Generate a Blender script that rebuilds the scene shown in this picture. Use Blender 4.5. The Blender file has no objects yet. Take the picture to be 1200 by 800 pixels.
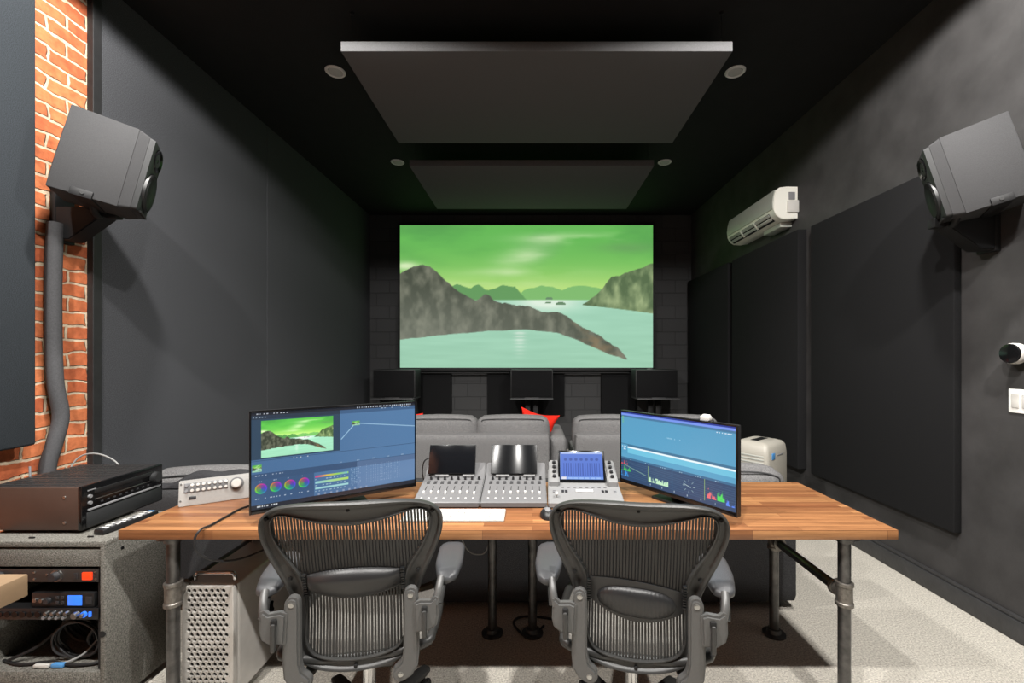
import bpy, bmesh, math, random
import numpy as np
from mathutils import Vector, Matrix
random.seed(7)
rng = np.random.default_rng(5)
SC = bpy.context.scene
COL = SC.collection
PI = math.pi

# ---------------------------------------------------------------- materials
def s2l(c):
    c = c / 255.0
    return c / 12.92 if c <= 0.04045 else ((c + 0.055) / 1.055) ** 2.4
def rgb(r, g, b):
    return (s2l(r), s2l(g), s2l(b), 1.0)
def new_mat(name):
    m = bpy.data.materials.new(name); m.use_nodes = True
    nt = m.node_tree
    return m, nt, nt.nodes['Principled BSDF']
def mat(name, col, rough=0.5, metal=0.0, var=0.0, vscale=30.0, bump=0.0, bscale=200.0, spec=0.5, coat=0.0, emit=None, estr=0.0):
    m, nt, b = new_mat(name)
    N, L = nt.nodes, nt.links
    b.inputs['Base Color'].default_value = col
    b.inputs['Roughness'].default_value = rough
    b.inputs['Metallic'].default_value = metal
    b.inputs['Specular IOR Level'].default_value = spec
    if coat: b.inputs['Coat Weight'].default_value = coat
    if emit:
        b.inputs['Emission Color'].default_value = emit
        b.inputs['Emission Strength'].default_value = estr
    tc = N.new('ShaderNodeTexCoord')
    if var > 0:
        n = N.new('ShaderNodeTexNoise'); n.inputs['Scale'].default_value = vscale; n.inputs['Detail'].default_value = 5
        L.new(tc.outputs['Object'], n.inputs['Vector'])
        r = N.new('ShaderNodeValToRGB')
        r.color_ramp.elements[0].position = 0.3; r.color_ramp.elements[1].position = 0.7
        r.color_ramp.elements[0].color = tuple(c * (1 - var) for c in col[:3]) + (1,)
        r.color_ramp.elements[1].color = tuple(min(1, c * (1 + var)) for c in col[:3]) + (1,)
        L.new(n.outputs['Fac'], r.inputs['Fac']); L.new(r.outputs['Color'], b.inputs['Base Color'])
    if bump > 0:
        n2 = N.new('ShaderNodeTexNoise'); n2.inputs['Scale'].default_value = bscale; n2.inputs['Detail'].default_value = 3
        L.new(tc.outputs['Object'], n2.inputs['Vector'])
        bp = N.new('ShaderNodeBump'); bp.inputs['Strength'].default_value = bump; bp.inputs['Distance'].default_value = 0.01
        L.new(n2.outputs['Fac'], bp.inputs['Height']); L.new(bp.outputs['Normal'], b.inputs['Normal'])
    return m

M = {}
M['fabric_wall'] = mat('charcoal_wall_fabric', rgb(68, 69, 72), 0.95, var=0.45, vscale=230, bump=0.25, bscale=400, spec=0.15)
M['panel_grey'] = mat('grey_panel_fabric', rgb(46, 50, 54), 0.95, var=0.42, vscale=300, bump=0.25, bscale=400, spec=0.15)
M['panel_black'] = mat('black_panel_fabric', rgb(28, 28, 29), 0.95, var=0.45, vscale=300, bump=0.25, bscale=400, spec=0.12)
M['cloud'] = mat('ceiling_cloud_fabric', rgb(88, 88, 89), 0.95, var=0.2, vscale=300, spec=0.12)
M['wall_paint'] = mat('dark_grey_wall_paint', rgb(58, 57, 57), 0.6, var=0.22, vscale=5, bump=0.12, bscale=30, spec=0.18)
M['ceil_paint'] = mat('black_ceiling_paint', rgb(25, 25, 26), 0.8, var=0.1, vscale=8, spec=0.2)
M['base_paint'] = mat('black_baseboard_paint', rgb(48, 48, 49), 0.45, var=0.2, vscale=14, bump=0.2, bscale=40)
M['black_trim'] = mat('black_trim_paint', rgb(30, 30, 31), 0.6, var=0.2, vscale=20)
M['carpet'] = mat('beige_carpet', rgb(186, 181, 171), 0.98, var=0.4, vscale=130, bump=0.7, bscale=260, spec=0.1)
M['black_plastic'] = mat('black_plastic', rgb(22, 22, 23), 0.45, bump=0.05, bscale=600)
M['gloss_black'] = mat('glossy_black_plastic', rgb(14, 14, 15), 0.15)
M['satin_black'] = mat('satin_black_metal', rgb(24, 24, 25), 0.55, metal=0.0, spec=0.3)
M['speaker_vinyl'] = mat('grey_speaker_vinyl', rgb(60, 60, 61), 0.7, var=0.1, vscale=350, bump=0.15, bscale=500, spec=0.12)
M['speaker_gloss'] = mat('dark_speaker_baffle', rgb(34, 35, 36), 0.55, var=0.05, vscale=100)
M['cone'] = mat('black_speaker_cone', rgb(20, 20, 21), 0.5)
M['chair_frame'] = mat('graphite_chair_plastic', rgb(50, 50, 49), 0.42, var=0.08, vscale=200, bump=0.08, bscale=500)
M['chair_grey'] = mat('grey_chair_plastic', rgb(84, 84, 83), 0.36, var=0.06, vscale=200, bump=0.08, bscale=500)
M['chair_mesh'] = mat('chair_mesh_strands', rgb(44, 44, 43), 0.6, var=0.25, vscale=400)
M['seat_mesh'] = mat('chair_seat_mesh', rgb(104, 101, 96), 0.75, var=0.35, vscale=300, bump=0.3, bscale=400)
M['lumbar'] = mat('black_lumbar_plastic', rgb(34, 34, 35), 0.4, bump=0.05, bscale=400)
M['arm_pad'] = mat('dark_grey_arm_pad', rgb(66, 67, 69), 0.34, var=0.1, vscale=500, bump=0.15, bscale=700)
M['chrome'] = mat('chrome_metal', rgb(200, 200, 200), 0.18, metal=1.0)
M['steel'] = mat('brushed_steel', rgb(170, 170, 168), 0.35, metal=1.0, var=0.08, vscale=100)
M['pipe'] = mat('dark_iron_pipe', rgb(92, 91, 90), 0.36, metal=0.85, var=0.35, vscale=25, bump=0.1, bscale=120)
M['fitting'] = mat('iron_pipe_fitting', rgb(124, 120, 114), 0.45, metal=0.8, var=0.3, vscale=60, bump=0.2, bscale=150)
M['alu'] = mat('silver_aluminium', rgb(188, 184, 178), 0.38, metal=0.25, var=0.05, vscale=20)
M['alu_side'] = mat('silver_aluminium_side', rgb(190, 188, 182), 0.3, metal=0.6)
M['black_hole'] = mat('matte_black', rgb(16, 16, 16), 0.9)
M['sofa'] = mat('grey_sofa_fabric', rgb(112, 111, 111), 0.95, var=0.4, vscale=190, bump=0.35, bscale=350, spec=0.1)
M['sofa_shaded'] = mat('shaded_sofa_fabric', rgb(62, 62, 63), 0.95, var=0.3, vscale=190, bump=0.35, bscale=350, spec=0.1)  # grey sofa fabric with the shade under the desk put into its colour
M['piping'] = mat('dark_seam_piping', rgb(58, 58, 59), 0.9)
M['red'] = mat('red_cushion_fabric', rgb(214, 40, 28), 0.9, var=0.1, vscale=200, bump=0.2, bscale=400, spec=0.1)
M['white_plastic'] = mat('white_plastic', rgb(192, 190, 185), 0.4)
M['ac_white'] = mat('air_conditioner_plastic', rgb(222, 221, 212), 0.38)
M['ac_front'] = mat('air_conditioner_front_cover', rgb(168, 170, 163), 0.35)
M['white_gloss'] = mat('white_switch_plastic', rgb(240, 239, 235), 0.3)
M['console'] = mat('grey_console_metal', rgb(110, 110, 111), 0.4, metal=0.2, var=0.04, vscale=80)
M['console_light'] = mat('light_grey_console', rgb(124, 124, 124), 0.4, var=0.03, vscale=80)
M['key_grey'] = mat('grey_button', rgb(120, 120, 122), 0.5)
M['dark_key'] = mat('dark_button', rgb(40, 40, 42), 0.5)
M['key_white'] = mat('white_keycap', rgb(190, 190, 188), 0.45)
M['silver_face'] = mat('silver_faceplate', rgb(172, 171, 168), 0.35, metal=0.2, var=0.04, vscale=120)
M['receiver_side'] = mat('bronze_black_metal_case', rgb(84, 66, 58), 0.42, metal=0.35, var=0.12, vscale=6)
M['receiver_top'] = mat('black_vented_case_top', rgb(48, 46, 46), 0.35, metal=0.3)
M['rack_carpet'] = mat('grey_carpet_covering', rgb(112, 110, 104), 0.98, var=0.5, vscale=170, bump=0.6, bscale=260, spec=0.1)
M['rack_device'] = mat('dark_rack_faceplate', rgb(58, 52, 49), 0.45, metal=0.3)
M['pale_wood'] = mat('pale_wood', rgb(124, 102, 78), 0.55, var=0.12, vscale=14)
M['led_red'] = mat('lit_red_switch', rgb(230, 50, 20), 0.3, emit=rgb(255, 70, 25), estr=0.7)
M['led_blue'] = mat('lit_blue_display', rgb(40, 100, 220), 0.3, emit=rgb(60, 130, 255), estr=0.75)
M['blue'] = mat('blue_plastic', rgb(80, 140, 196), 0.4)
M['lamp_trim'] = mat('white_lamp_trim', rgb(205, 205, 203), 0.5)
M['lamp_lens'] = mat('frosted_lamp_lens', rgb(170, 170, 168), 0.5)
M['cable'] = mat('black_rubber_cable', rgb(26, 26, 27), 0.5)
M['cable_grey'] = mat('grey_cable', rgb(140, 140, 138), 0.5)
M['sleeve'] = mat('dark_grey_cable_sleeve', rgb(66, 66, 68), 0.8, var=0.15, vscale=120, bump=0.2, bscale=250)
M['purifier'] = mat('cream_plastic', rgb(164, 160, 150), 0.45)
M['shelf'] = mat('lightened_black_shelf', rgb(66, 66, 67), 0.5)  # black platform, colour lightened for the light its top catches
M['throw'] = mat('charcoal_throw_fabric', rgb(58, 58, 60), 0.95, var=0.3, vscale=220, bump=0.4, bscale=350, spec=0.1)
M['hazy_glass'] = mat('smudged_tablet_glass', rgb(14, 15, 17), 0.27, spec=0.6)
M['hazy_glass'].node_tree.nodes['Principled BSDF'].inputs['Anisotropic'].default_value = 0.96
_tg = M['hazy_glass'].node_tree.nodes.new('ShaderNodeTangent'); _tg.direction_type = 'RADIAL'; _tg.axis = 'Y'
_tx = M['hazy_glass'].node_tree.nodes.new('ShaderNodeCombineXYZ'); _tx.inputs['Z'].default_value = 1.0
M['hazy_glass'].node_tree.links.new(_tx.outputs[0], M['hazy_glass'].node_tree.nodes['Principled BSDF'].inputs['Tangent'])
M['text_white'] = mat('white_print', rgb(225, 225, 222), 0.5)

def wood_mat(name='butcher_block_wood'):
    m, nt, b = new_mat(name); N, L = nt.nodes, nt.links
    tc = N.new('ShaderNodeTexCoord')
    br = N.new('ShaderNodeTexBrick')
    br.offset = 0.37; br.inputs['Scale'].default_value = 1.0
    br.inputs['Brick Width'].default_value = 0.52; br.inputs['Row Height'].default_value = 0.036
    br.inputs['Mortar Size'].default_value = 0.0007; br.inputs['Mortar Smooth'].default_value = 0.2; br.inputs['Bias'].default_value = 0.0
    br.inputs['Color1'].default_value = rgb(172, 124, 82); br.inputs['Color2'].default_value = rgb(126, 80, 50); br.inputs['Mortar'].default_value = rgb(92, 56, 34)
    L.new(tc.outputs['Object'], br.inputs['Vector'])
    mp = N.new('ShaderNodeMapping'); mp.inputs['Scale'].default_value = (3.0, 60.0, 60.0)
    L.new(tc.outputs['Object'], mp.inputs['Vector'])
    n = N.new('ShaderNodeTexNoise'); n.inputs['Scale'].default_value = 1.0; n.inputs['Detail'].default_value = 6; n.inputs['Roughness'].default_value = 0.65
    L.new(mp.outputs['Vector'], n.inputs['Vector'])
    r = N.new('ShaderNodeValToRGB'); r.color_ramp.elements[0].position = 0.3; r.color_ramp.elements[1].position = 0.72
    r.color_ramp.elements[0].color = (0.42, 0.36, 0.31, 1); r.color_ramp.elements[1].color = (1.15, 1.12, 1.08, 1)
    L.new(n.outputs['Fac'], r.inputs['Fac'])
    mx = N.new('ShaderNodeMix'); mx.data_type = 'RGBA'; mx.blend_type = 'MULTIPLY'; mx.inputs['Factor'].default_value = 0.8
    L.new(br.outputs['Color'], mx.inputs['A']); L.new(r.outputs['Color'], mx.inputs['B'])
    L.new(mx.outputs['Result'], b.inputs['Base Color'])
    b.inputs['Roughness'].default_value = 0.42
    return m
M['wood'] = wood_mat()

def brick_mat():
    m, nt, b = new_mat('old_orange_brick'); N, L = nt.nodes, nt.links
    tc = N.new('ShaderNodeTexCoord')
    sp = N.new('ShaderNodeSeparateXYZ'); L.new(tc.outputs['Object'], sp.inputs[0])
    cb = N.new('ShaderNodeCombineXYZ'); L.new(sp.outputs['Y'], cb.inputs['X']); L.new(sp.outputs['Z'], cb.inputs['Y'])
    nz = N.new('ShaderNodeTexNoise'); nz.inputs['Scale'].default_value = 7; nz.inputs['Detail'].default_value = 4
    L.new(tc.outputs['Object'], nz.inputs['Vector'])
    ad = N.new('ShaderNodeMix'); ad.data_type = 'RGBA'; ad.blend_type = 'LINEAR_LIGHT'; ad.inputs['Factor'].default_value = 0.03
    L.new(cb.outputs[0], ad.inputs['A']); L.new(nz.outputs['Color'], ad.inputs['B'])
    br = N.new('ShaderNodeTexBrick'); br.inputs['Scale'].default_value = 1
    br.inputs['Brick Width'].default_value = 0.205; br.inputs['Row Height'].default_value = 0.076
    br.inputs['Mortar Size'].default_value = 0.009; br.inputs['Mortar Smooth'].default_value = 0.5
    br.inputs['Color1'].default_value = rgb(206, 122, 76); br.inputs['Color2'].default_value = rgb(178, 90, 54); br.inputs['Mortar'].default_value = rgb(206, 188, 162)
    L.new(ad.outputs['Result'], br.inputs['Vector'])
    n2 = N.new('ShaderNodeTexNoise'); n2.inputs['Scale'].default_value = 26; n2.inputs['Detail'].default_value = 7
    L.new(tc.outputs['Object'], n2.inputs['Vector'])
    r = N.new('ShaderNodeValToRGB'); r.color_ramp.elements[0].position = 0.32; r.color_ramp.elements[1].position = 0.66
    r.color_ramp.elements[0].color = (0.6, 0.52, 0.48, 1); r.color_ramp.elements[1].color = (1.12, 1.1, 1.08, 1)
    L.new(n2.outputs['Fac'], r.inputs['Fac'])
    mx = N.new('ShaderNodeMix'); mx.data_type = 'RGBA'; mx.blend_type = 'MULTIPLY'; mx.inputs['Factor'].default_value = 0.75
    L.new(br.outputs['Color'], mx.inputs['A']); L.new(r.outputs['Color'], mx.inputs['B'])
    L.new(mx.outputs['Result'], b.inputs['Base Color'])
    b.inputs['Roughness'].default_value = 0.9
    inv = N.new('ShaderNodeMath'); inv.operation = 'SUBTRACT'; inv.inputs[0].default_value = 1.0
    L.new(br.outputs['Fac'], inv.inputs[1])
    m2 = N.new('ShaderNodeMath'); m2.operation = 'MULTIPLY_ADD'; m2.inputs[1].default_value = 0.35
    L.new(n2.outputs['Fac'], m2.inputs[0]); L.new(inv.outputs[0], m2.inputs[2])
    bp = N.new('ShaderNodeBump'); bp.inputs['Strength'].default_value = 0.8; bp.inputs['Distance'].default_value = 0.012
    L.new(m2.outputs[0], bp.inputs['Height']); L.new(bp.outputs['Normal'], b.inputs['Normal'])
    return m
M['brick'] = brick_mat()

def block_mat():
    m, nt, b = new_mat('black_painted_block_wall'); N, L = nt.nodes, nt.links
    tc = N.new('ShaderNodeTexCoord')
    sp = N.new('ShaderNodeSeparateXYZ'); L.new(tc.outputs['Object'], sp.inputs[0])
    cb = N.new('ShaderNodeCombineXYZ'); L.new(sp.outputs['X'], cb.inputs['X']); L.new(sp.outputs['Z'], cb.inputs['Y'])
    br = N.new('ShaderNodeTexBrick'); br.inputs['Scale'].default_value = 1
    br.inputs['Brick Width'].default_value = 0.4; br.inputs['Row Height'].default_value = 0.2
    br.inputs['Mortar Size'].default_value = 0.006; br.inputs['Mortar Smooth'].default_value = 0.5
    br.inputs['Color1'].default_value = rgb(58, 58, 59); br.inputs['Color2'].default_value = rgb(54, 54, 55); br.inputs['Mortar'].default_value = rgb(46, 46, 47)
    L.new(cb.outputs[0], br.inputs['Vector']); L.new(br.outputs['Color'], b.inputs['Base Color'])
    b.inputs['Roughness'].default_value = 0.7
    inv = N.new('ShaderNodeMath'); inv.operation = 'SUBTRACT'; inv.inputs[0].default_value = 1.0
    L.new(br.outputs['Fac'], inv.inputs[1])
    bp = N.new('ShaderNodeBump'); bp.inputs['Strength'].default_value = 0.6; bp.inputs['Distance'].default_value = 0.01
    L.new(inv.outputs[0], bp.inputs['Height']); L.new(bp.outputs['Normal'], b.inputs['Normal'])
    return m
M['block'] = block_mat()

def display_mat(name, strength=1.0):
    m, nt, b = new_mat(name); N, L = nt.nodes, nt.links
    a = N.new('ShaderNodeAttribute'); a.attribute_name = 'picture'
    b.inputs['Base Color'].default_value = (0.01, 0.01, 0.012, 1)
    b.inputs['Roughness'].default_value = 0.25
    L.new(a.outputs['Color'], b.inputs['Emission Color'])
    b.inputs['Emission Strength'].default_value = strength
    return m
M['display'] = display_mat('lit_display')
M['projection'] = display_mat('lit_projection')
M['projection'].node_tree.nodes['Principled BSDF'].inputs['Roughness'].default_value = 0.9
M['dark_glass'] = mat('dark_tablet_glass', rgb(16, 17, 20), 0.12, spec=0.6)

# ---------------------------------------------------------------- mesh builder
class MB:
    def __init__(self): self.bm = bmesh.new()
    def _join(self, b2, mtx=None):
        if mtx is not None: b2.transform(mtx)
        me = bpy.data.meshes.new('tmp'); b2.to_mesh(me); b2.free()
        self.bm.from_mesh(me); bpy.data.meshes.remove(me)
    def box(self, x0, x1, y0, y1, z0, z1, bev=0.0, seg=2, rot=None, at=None):
        b2 = bmesh.new(); bmesh.ops.create_cube(b2, size=1)
        s = Matrix.Diagonal((x1 - x0, y1 - y0, z1 - z0, 1)); c = Vector(((x0 + x1) / 2, (y0 + y1) / 2, (z0 + z1) / 2))
        b2.transform(Matrix.Translation(c) @ s)
        if bev > 0: bmesh.ops.bevel(b2, geom=list(b2.edges), offset=bev, segments=seg, affect='EDGES', profile=0.5)
        m = None
        if rot is not None:
            p = Vector(at) if at is not None else Vector((0, 0, 0))
            m = Matrix.Translation(p) @ rot
        self._join(b2, m); return self
    def cyl(self, p0, p1, r0, r1=None, seg=20, bev=0.0):
        if r1 is None: r1 = r0
        p0 = Vector(p0); p1 = Vector(p1); d = p1 - p0
        b2 = bmesh.new(); bmesh.ops.create_cone(b2, cap_ends=True, segments=seg, radius1=r0, radius2=r1, depth=d.length)
        if bev > 0:
            es = [e for e in b2.edges if len(e.link_faces) == 2 and any(len(f.verts) > 4 for f in e.link_faces)]
            bmesh.ops.bevel(b2, geom=es, offset=bev, segments=2, affect='EDGES')
        q = Vector((0, 0, 1)).rotation_difference(d.normalized())
        self._join(b2, Matrix.Translation((p0 + p1) / 2) @ q.to_matrix().to_4x4()); return self
    def tube(self, pts, r, seg=8, sub=6, closed=False):
        P = [Vector(p) for p in pts]
        if sub > 1:
            Q = []; n = len(P)
            rngi = range(n if closed else n - 1)
            for i in rngi:
                a = P[(i - 1) % n] if closed or i > 0 else P[0]
                b = P[i]; c = P[(i + 1) % n]; d = P[(i + 2) % n] if closed or i + 2 < n else P[-1]
                for k in range(sub):
                    t = k / sub
                    Q.append(0.5 * ((2 * b) + (-a + c) * t + (2 * a - 5 * b + 4 * c - d) * t * t + (-a + 3 * b - 3 * c + d) * t ** 3))
            if not closed: Q.append(P[-1])
            P = Q
        n = len(P); rings = []
        prev = None
        for i in range(n):
            t = (P[(i + 1) % n] - P[i - 1]) if closed else (P[min(i + 1, n - 1)] - P[max(i - 1, 0)])
            t.normalize()
            if prev is None:
                u = t.orthogonal().normalized()
            else:
                u = (prev - t * prev.dot(t)).normalized()
            prev = u; v = t.cross(u)
            rr = r(i / max(1, n - 1)) if callable(r) else r
            rings.append([self.bm.verts.new(P[i] + (u * math.cos(2 * PI * k / seg) + v * math.sin(2 * PI * k / seg)) * rr) for k in range(seg)])
        for i in range(n if closed else n - 1):
            A = rings[i]; B = rings[(i + 1) % n]
            for k in range(seg):
                self.bm.faces.new((A[k], A[(k + 1) % seg], B[(k + 1) % seg], B[k]))
        if not closed:
            self.bm.faces.new(rings[0][::-1]); self.bm.faces.new(rings[-1])
        return self
    def loft(self, rings, cap=True, closed_path=False):
        R = [[self.bm.verts.new(Vector(p)) for p in ring] for ring in rings]
        n = len(R); k = len(R[0])
        for i in range(n if closed_path else n - 1):
            A = R[i]; B = R[(i + 1) % n]
            for j in range(k):
                self.bm.faces.new((A[j], A[(j + 1) % k], B[(j + 1) % k], B[j]))
        if cap and not closed_path:
            self.bm.faces.new(R[0][::-1]); self.bm.faces.new(R[-1])
        return self
    def lathe(self, prof, seg=32, mtx=None):
        b2 = bmesh.new(); R = []
        for r, z in prof:
            R.append([b2.verts.new((max(r, 1e-4) * math.cos(2 * PI * k / seg), max(r, 1e-4) * math.sin(2 * PI * k / seg), z)) for k in range(seg)])
        for i in range(len(R) - 1):
            for k in range(seg):
                b2.faces.new((R[i][k], R[i][(k + 1) % seg], R[i + 1][(k + 1) % seg], R[i + 1][k]))
        b2.faces.new(R[0][::-1]); b2.faces.new(R[-1])
        self._join(b2, mtx); return self
    def prism(self, pts2, axis, a, b, bev=0.0):
        """outline in the plane normal to axis, extruded from a to b; pts2 in (x,y)/(x,z)/(y,z)"""
        def P(p, w):
            return {'x': (w, p[0], p[1]), 'y': (p[0], w, p[1]), 'z': (p[0], p[1], w)}[axis]
        b2 = bmesh.new()
        A = [b2.verts.new(P(p, a)) for p in pts2]; B = [b2.verts.new(P(p, b)) for p in pts2]
        n = len(A)
        b2.faces.new(A); b2.faces.new(B[::-1])
        for i in range(n): b2.faces.new((A[i], B[i], B[(i + 1) % n], A[(i + 1) % n]))
        bmesh.ops.recalc_face_normals(b2, faces=b2.faces)
        if bev > 0:
            es = [e for e in b2.edges if abs((e.verts[0].co - e.verts[1].co).normalized().dot(Vector(P((0, 0), 1)))) < 0.5]
            bmesh.ops.bevel(b2, geom=es, offset=bev, segments=2, affect='EDGES')
        self._join(b2); return self
    def cushion(self, c, size, rad, puff=0.0, n=12, mtx=None):
        b2 = bmesh.new(); bmesh.ops.create_cube(b2, size=2)
        bmesh.ops.subdivide_edges(b2, edges=list(b2.edges), cuts=n, use_grid_fill=True)
        hx, hy, hz = (s / 2 for s in size); r = min(rad, hx, hy, hz)
        for v in b2.verts:
            x, y, z = v.co
            q = Vector((x * hx, y * hy, z * hz))
            i = Vector((max(-hx + r, min(hx - r, q.x)), max(-hy + r, min(hy - r, q.y)), max(-hz + r, min(hz - r, q.z))))
            d = q - i
            if d.length > 1e-6: d = d.normalized() * r
            p = i + d
            if puff:
                fx = 1 - (x * x); fy = 1 - (y * y); fz = 1 - (z * z)
                k = puff
                p += Vector((x * fy * fz, y * fx * fz, z * fx * fy)) * k
            v.co = p
        m = Matrix.Translation(Vector(c))
        if mtx is not None: m = m @ mtx
        self._join(b2, m); return self
    def build(self, name, m, parent=None, smooth=40, loc=None):
        bmesh.ops.recalc_face_normals(self.bm, faces=self.bm.faces)
        me = bpy.data.meshes.new(name); self.bm.to_mesh(me); self.bm.free()
        me.materials.append(M[m] if isinstance(m, str) else m)
        if smooth:
            me.shade_smooth(); me.set_sharp_from_angle(angle=math.radians(smooth))
        o = bpy.data.objects.new(name, me); COL.objects.link(o)
        if parent is not None: o.parent = parent
        if loc is not None: o.location = loc
        return o

def thing(name, label, cat, loc=(0, 0, 0), rotz=0.0, group=None):
    o = bpy.data.objects.new(name, None); COL.objects.link(o)
    o.location = loc; o.rotation_euler = (0, 0, rotz); o.empty_display_size = 0.05
    return tag(o, label, cat, group)
def tag(o, label, cat, group=None):
    o['label'] = label; o['category'] = cat
    if group: o['group'] = group
    return o
def struct(o):
    o['kind'] = 'structure'; return o
def copy_part(o, parent, loc=None):
    c = o.copy(); COL.objects.link(c); c.parent = parent
    if loc is not None: c.location = loc
    return c
def RZ(a): return Matrix.Rotation(a, 4, 'Z')
def RX(a): return Matrix.Rotation(a, 4, 'X')
def RY(a): return Matrix.Rotation(a, 4, 'Y')

def picture(name, img, w, h, parent, matname, loc=(0, 0, 0), rot=(0, 0, 0)):
    """flat lit picture in the local XZ plane, facing -Y; img rows from the top, sRGB 0-255"""
    H, W = img.shape[:2]
    lin = img / 255.0
    lin = np.where(lin <= 0.04045, lin / 12.92, ((lin + 0.055) / 1.055) ** 2.4)
    xs = (np.arange(W) / (W - 1) - 0.5) * w; zs = (0.5 - np.arange(H) / (H - 1)) * h
    X, Z = np.meshgrid(xs, zs)
    co = np.stack([X, np.zeros_like(X), Z], -1).reshape(-1, 3)
    idx = np.arange(W * H).reshape(H, W)
    q = np.stack([idx[1:, :-1], idx[1:, 1:], idx[:-1, 1:], idx[:-1, :-1]], -1).reshape(-1, 4)
    me = bpy.data.meshes.new(name)
    me.vertices.add(len(co)); me.vertices.foreach_set('co', co.ravel())
    me.loops.add(q.size); me.loops.foreach_set('vertex_index', q.ravel().astype(np.int32))
    me.polygons.add(len(q)); me.polygons.foreach_set('loop_start', np.arange(0, q.size, 4, dtype=np.int32))
    me.update(calc_edges=True)
    ca = me.color_attributes.new('picture', 'FLOAT_COLOR', 'POINT')
    c4 = np.concatenate([lin, np.ones((H, W, 1))], -1).astype(np.float32)
    ca.data.foreach_set('color', c4.ravel())
    me.materials.append(M[matname])
    o = bpy.data.objects.new(name, me); COL.objects.link(o); o.parent = parent
    o.location = loc; o.rotation_euler = rot
    return o

# ---------------------------------------------------------------- painted screens
def noise2(H, W, fy, fx, octs=4, seed=0):
    g = np.random.default_rng(seed); out = np.zeros((H, W)); amp = 1.0; tot = 0
    for o in range(octs):
        ny, nx = int(fy * 2 ** o) + 2, int(fx * 2 ** o) + 2
        a = g.random((ny, nx))
        y = np.linspace(0, ny - 1.001, H); x = np.linspace(0, nx - 1.001, W)
        yi = y.astype(int); xi = x.astype(int); ty = (y - yi)[:, None]; tx = (x - xi)[None]
        ty = ty * ty * (3 - 2 * ty); tx = tx * tx * (3 - 2 * tx)
        v = a[yi][:, xi] * (1 - ty) * (1 - tx) + a[yi + 1][:, xi] * ty * (1 - tx) + a[yi][:, xi + 1] * (1 - ty) * tx + a[yi + 1][:, xi + 1] * ty * tx
        out += v * amp; tot += amp; amp *= 0.5
    return out / tot
def landscape(W, H, light_spill=1.0):
    v, u = np.meshgrid((np.arange(H) + .5) / H, (np.arange(W) + .5) / W, indexing='ij')
    img = np.zeros((H, W, 3))
    def lerp(a, b, t): return np.array(a)[None, None] * (1 - t[..., None]) + np.array(b)[None, None] * t[..., None]
    def put(mask, col): img[:] = img * (1 - mask[..., None]) + col * mask[..., None]
    def below(xs, ys, soft=0.004, jag=0.0, seed=1):
        line = np.interp(u[0], xs, ys)
        if jag:
            line = line + (noise2(2, W, 1, 22, 4, seed)[0] - 0.5) * jag
        return np.clip((v - line[None]) / soft + 0.5, 0, 1)
    t = np.clip(v / 0.45, 0, 1)
    sky = lerp((90, 182, 74), (182, 226, 112), t ** 2.6)
    put(np.ones_like(v), sky)
    n = noise2(H, W, 5, 3, 5, 3)
    put(np.clip((0.52 - n) * 4.0, 0, 1) * 0.7 * np.clip(1 - v / 0.45, 0, 1), np.array((70, 148, 66))[None, None])
    n2 = noise2(H, W, 7, 2.2, 5, 11)
    band = np.exp(-((u - 0.5) / 0.10) ** 2 - ((v - 0.22 - (0.5 - u) * 0.4) / 0.06) ** 2) + np.exp(-((u - 0.68) / 0.16) ** 2 - ((v - 0.10) / 0.035) ** 2) * 1.3 + np.exp(-((u - 0.5) / 0.2) ** 2 - ((v - 0.34) / 0.03) ** 2) * .8 + np.exp(-((u - 0.97) / 0.14) ** 2 - ((v - 0.08) / 0.06) ** 2) + np.exp(-((u - 0.02) / 0.05) ** 2 - ((v - 0.29) / 0.03) ** 2) + np.exp(-((u - 0.33) / 0.3) ** 2 - ((v - 0.41) / 0.03) ** 2) * .7
    put(np.clip(band * (0.25 + 2.6 * (n2 - 0.32)), 0, 0.95), np.array((232, 248, 200))[None, None])
    put(np.clip(np.exp(-((u - 0.9) / 0.12) ** 2 - ((v - 0.16) / 0.035) ** 2), 0, 1) * 0.6, np.array((96, 150, 84))[None, None])
    # distant ranges
    m = below([0.2, 0.24, 0.28, 0.31, 0.35, 0.38, 0.42, 0.455, 0.47, 0.5, 0.52], [0.43, 0.415, 0.44, 0.425, 0.45, 0.44, 0.415, 0.425, 0.47, 0.52, 0.56], jag=0.05, seed=4) * (u > 0.2) * (u < 0.52)
    m2 = below([0.46, 0.49, 0.53, 0.56, 0.6, 0.64, 0.68, 0.73, 0.78, 0.85], [0.52, 0.455, 0.44, 0.42, 0.43, 0.45, 0.43, 0.425, 0.44, 0.45], jag=0.02, seed=5) * (u > 0.46)
    put(m2 * 0.9, np.array((112, 180, 98))[None, None]); put(m, np.array((88, 148, 80))[None, None])
    # water
    w = below([0, 1], [0.525, 0.525])
    wt = np.clip((v - 0.52) / 0.48, 0, 1)
    water = lerp((158, 214, 184), (150, 204, 172), wt)
    glow = np.exp(-((u - 0.58) / 0.11) ** 2 - ((v - 0.54) / 0.055) ** 2)
    put(w, water); put(w * np.clip(glow * 1.1, 0, .9), np.array((232, 246, 228))[None, None])
    for (cu, cv, ru, rv) in ((0.59, 0.515, 0.014, 0.012), (0.586, 0.545, 0.012, 0.01), (0.635, 0.552, 0.02, 0.014)):
        put((((u - cu) / ru) ** 2 + ((v - cv) / rv) ** 2 < 1) * (v < cv + rv * .5) * 1.0, np.array((92, 128, 92))[None, None])
    # right cliff
    rc = below([0.72, 0.76, 0.8, 0.835, 0.85, 0.9, 0.95, 1.0], [0.56, 0.50, 0.44, 0.36, 0.35, 0.335, 0.305, 0.27], jag=0.055, seed=8) * (1 - below([0.72, 0.8, 0.9, 1.0], [0.56, 0.575, 0.595, 0.62])) * (u > 0.72)
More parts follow.
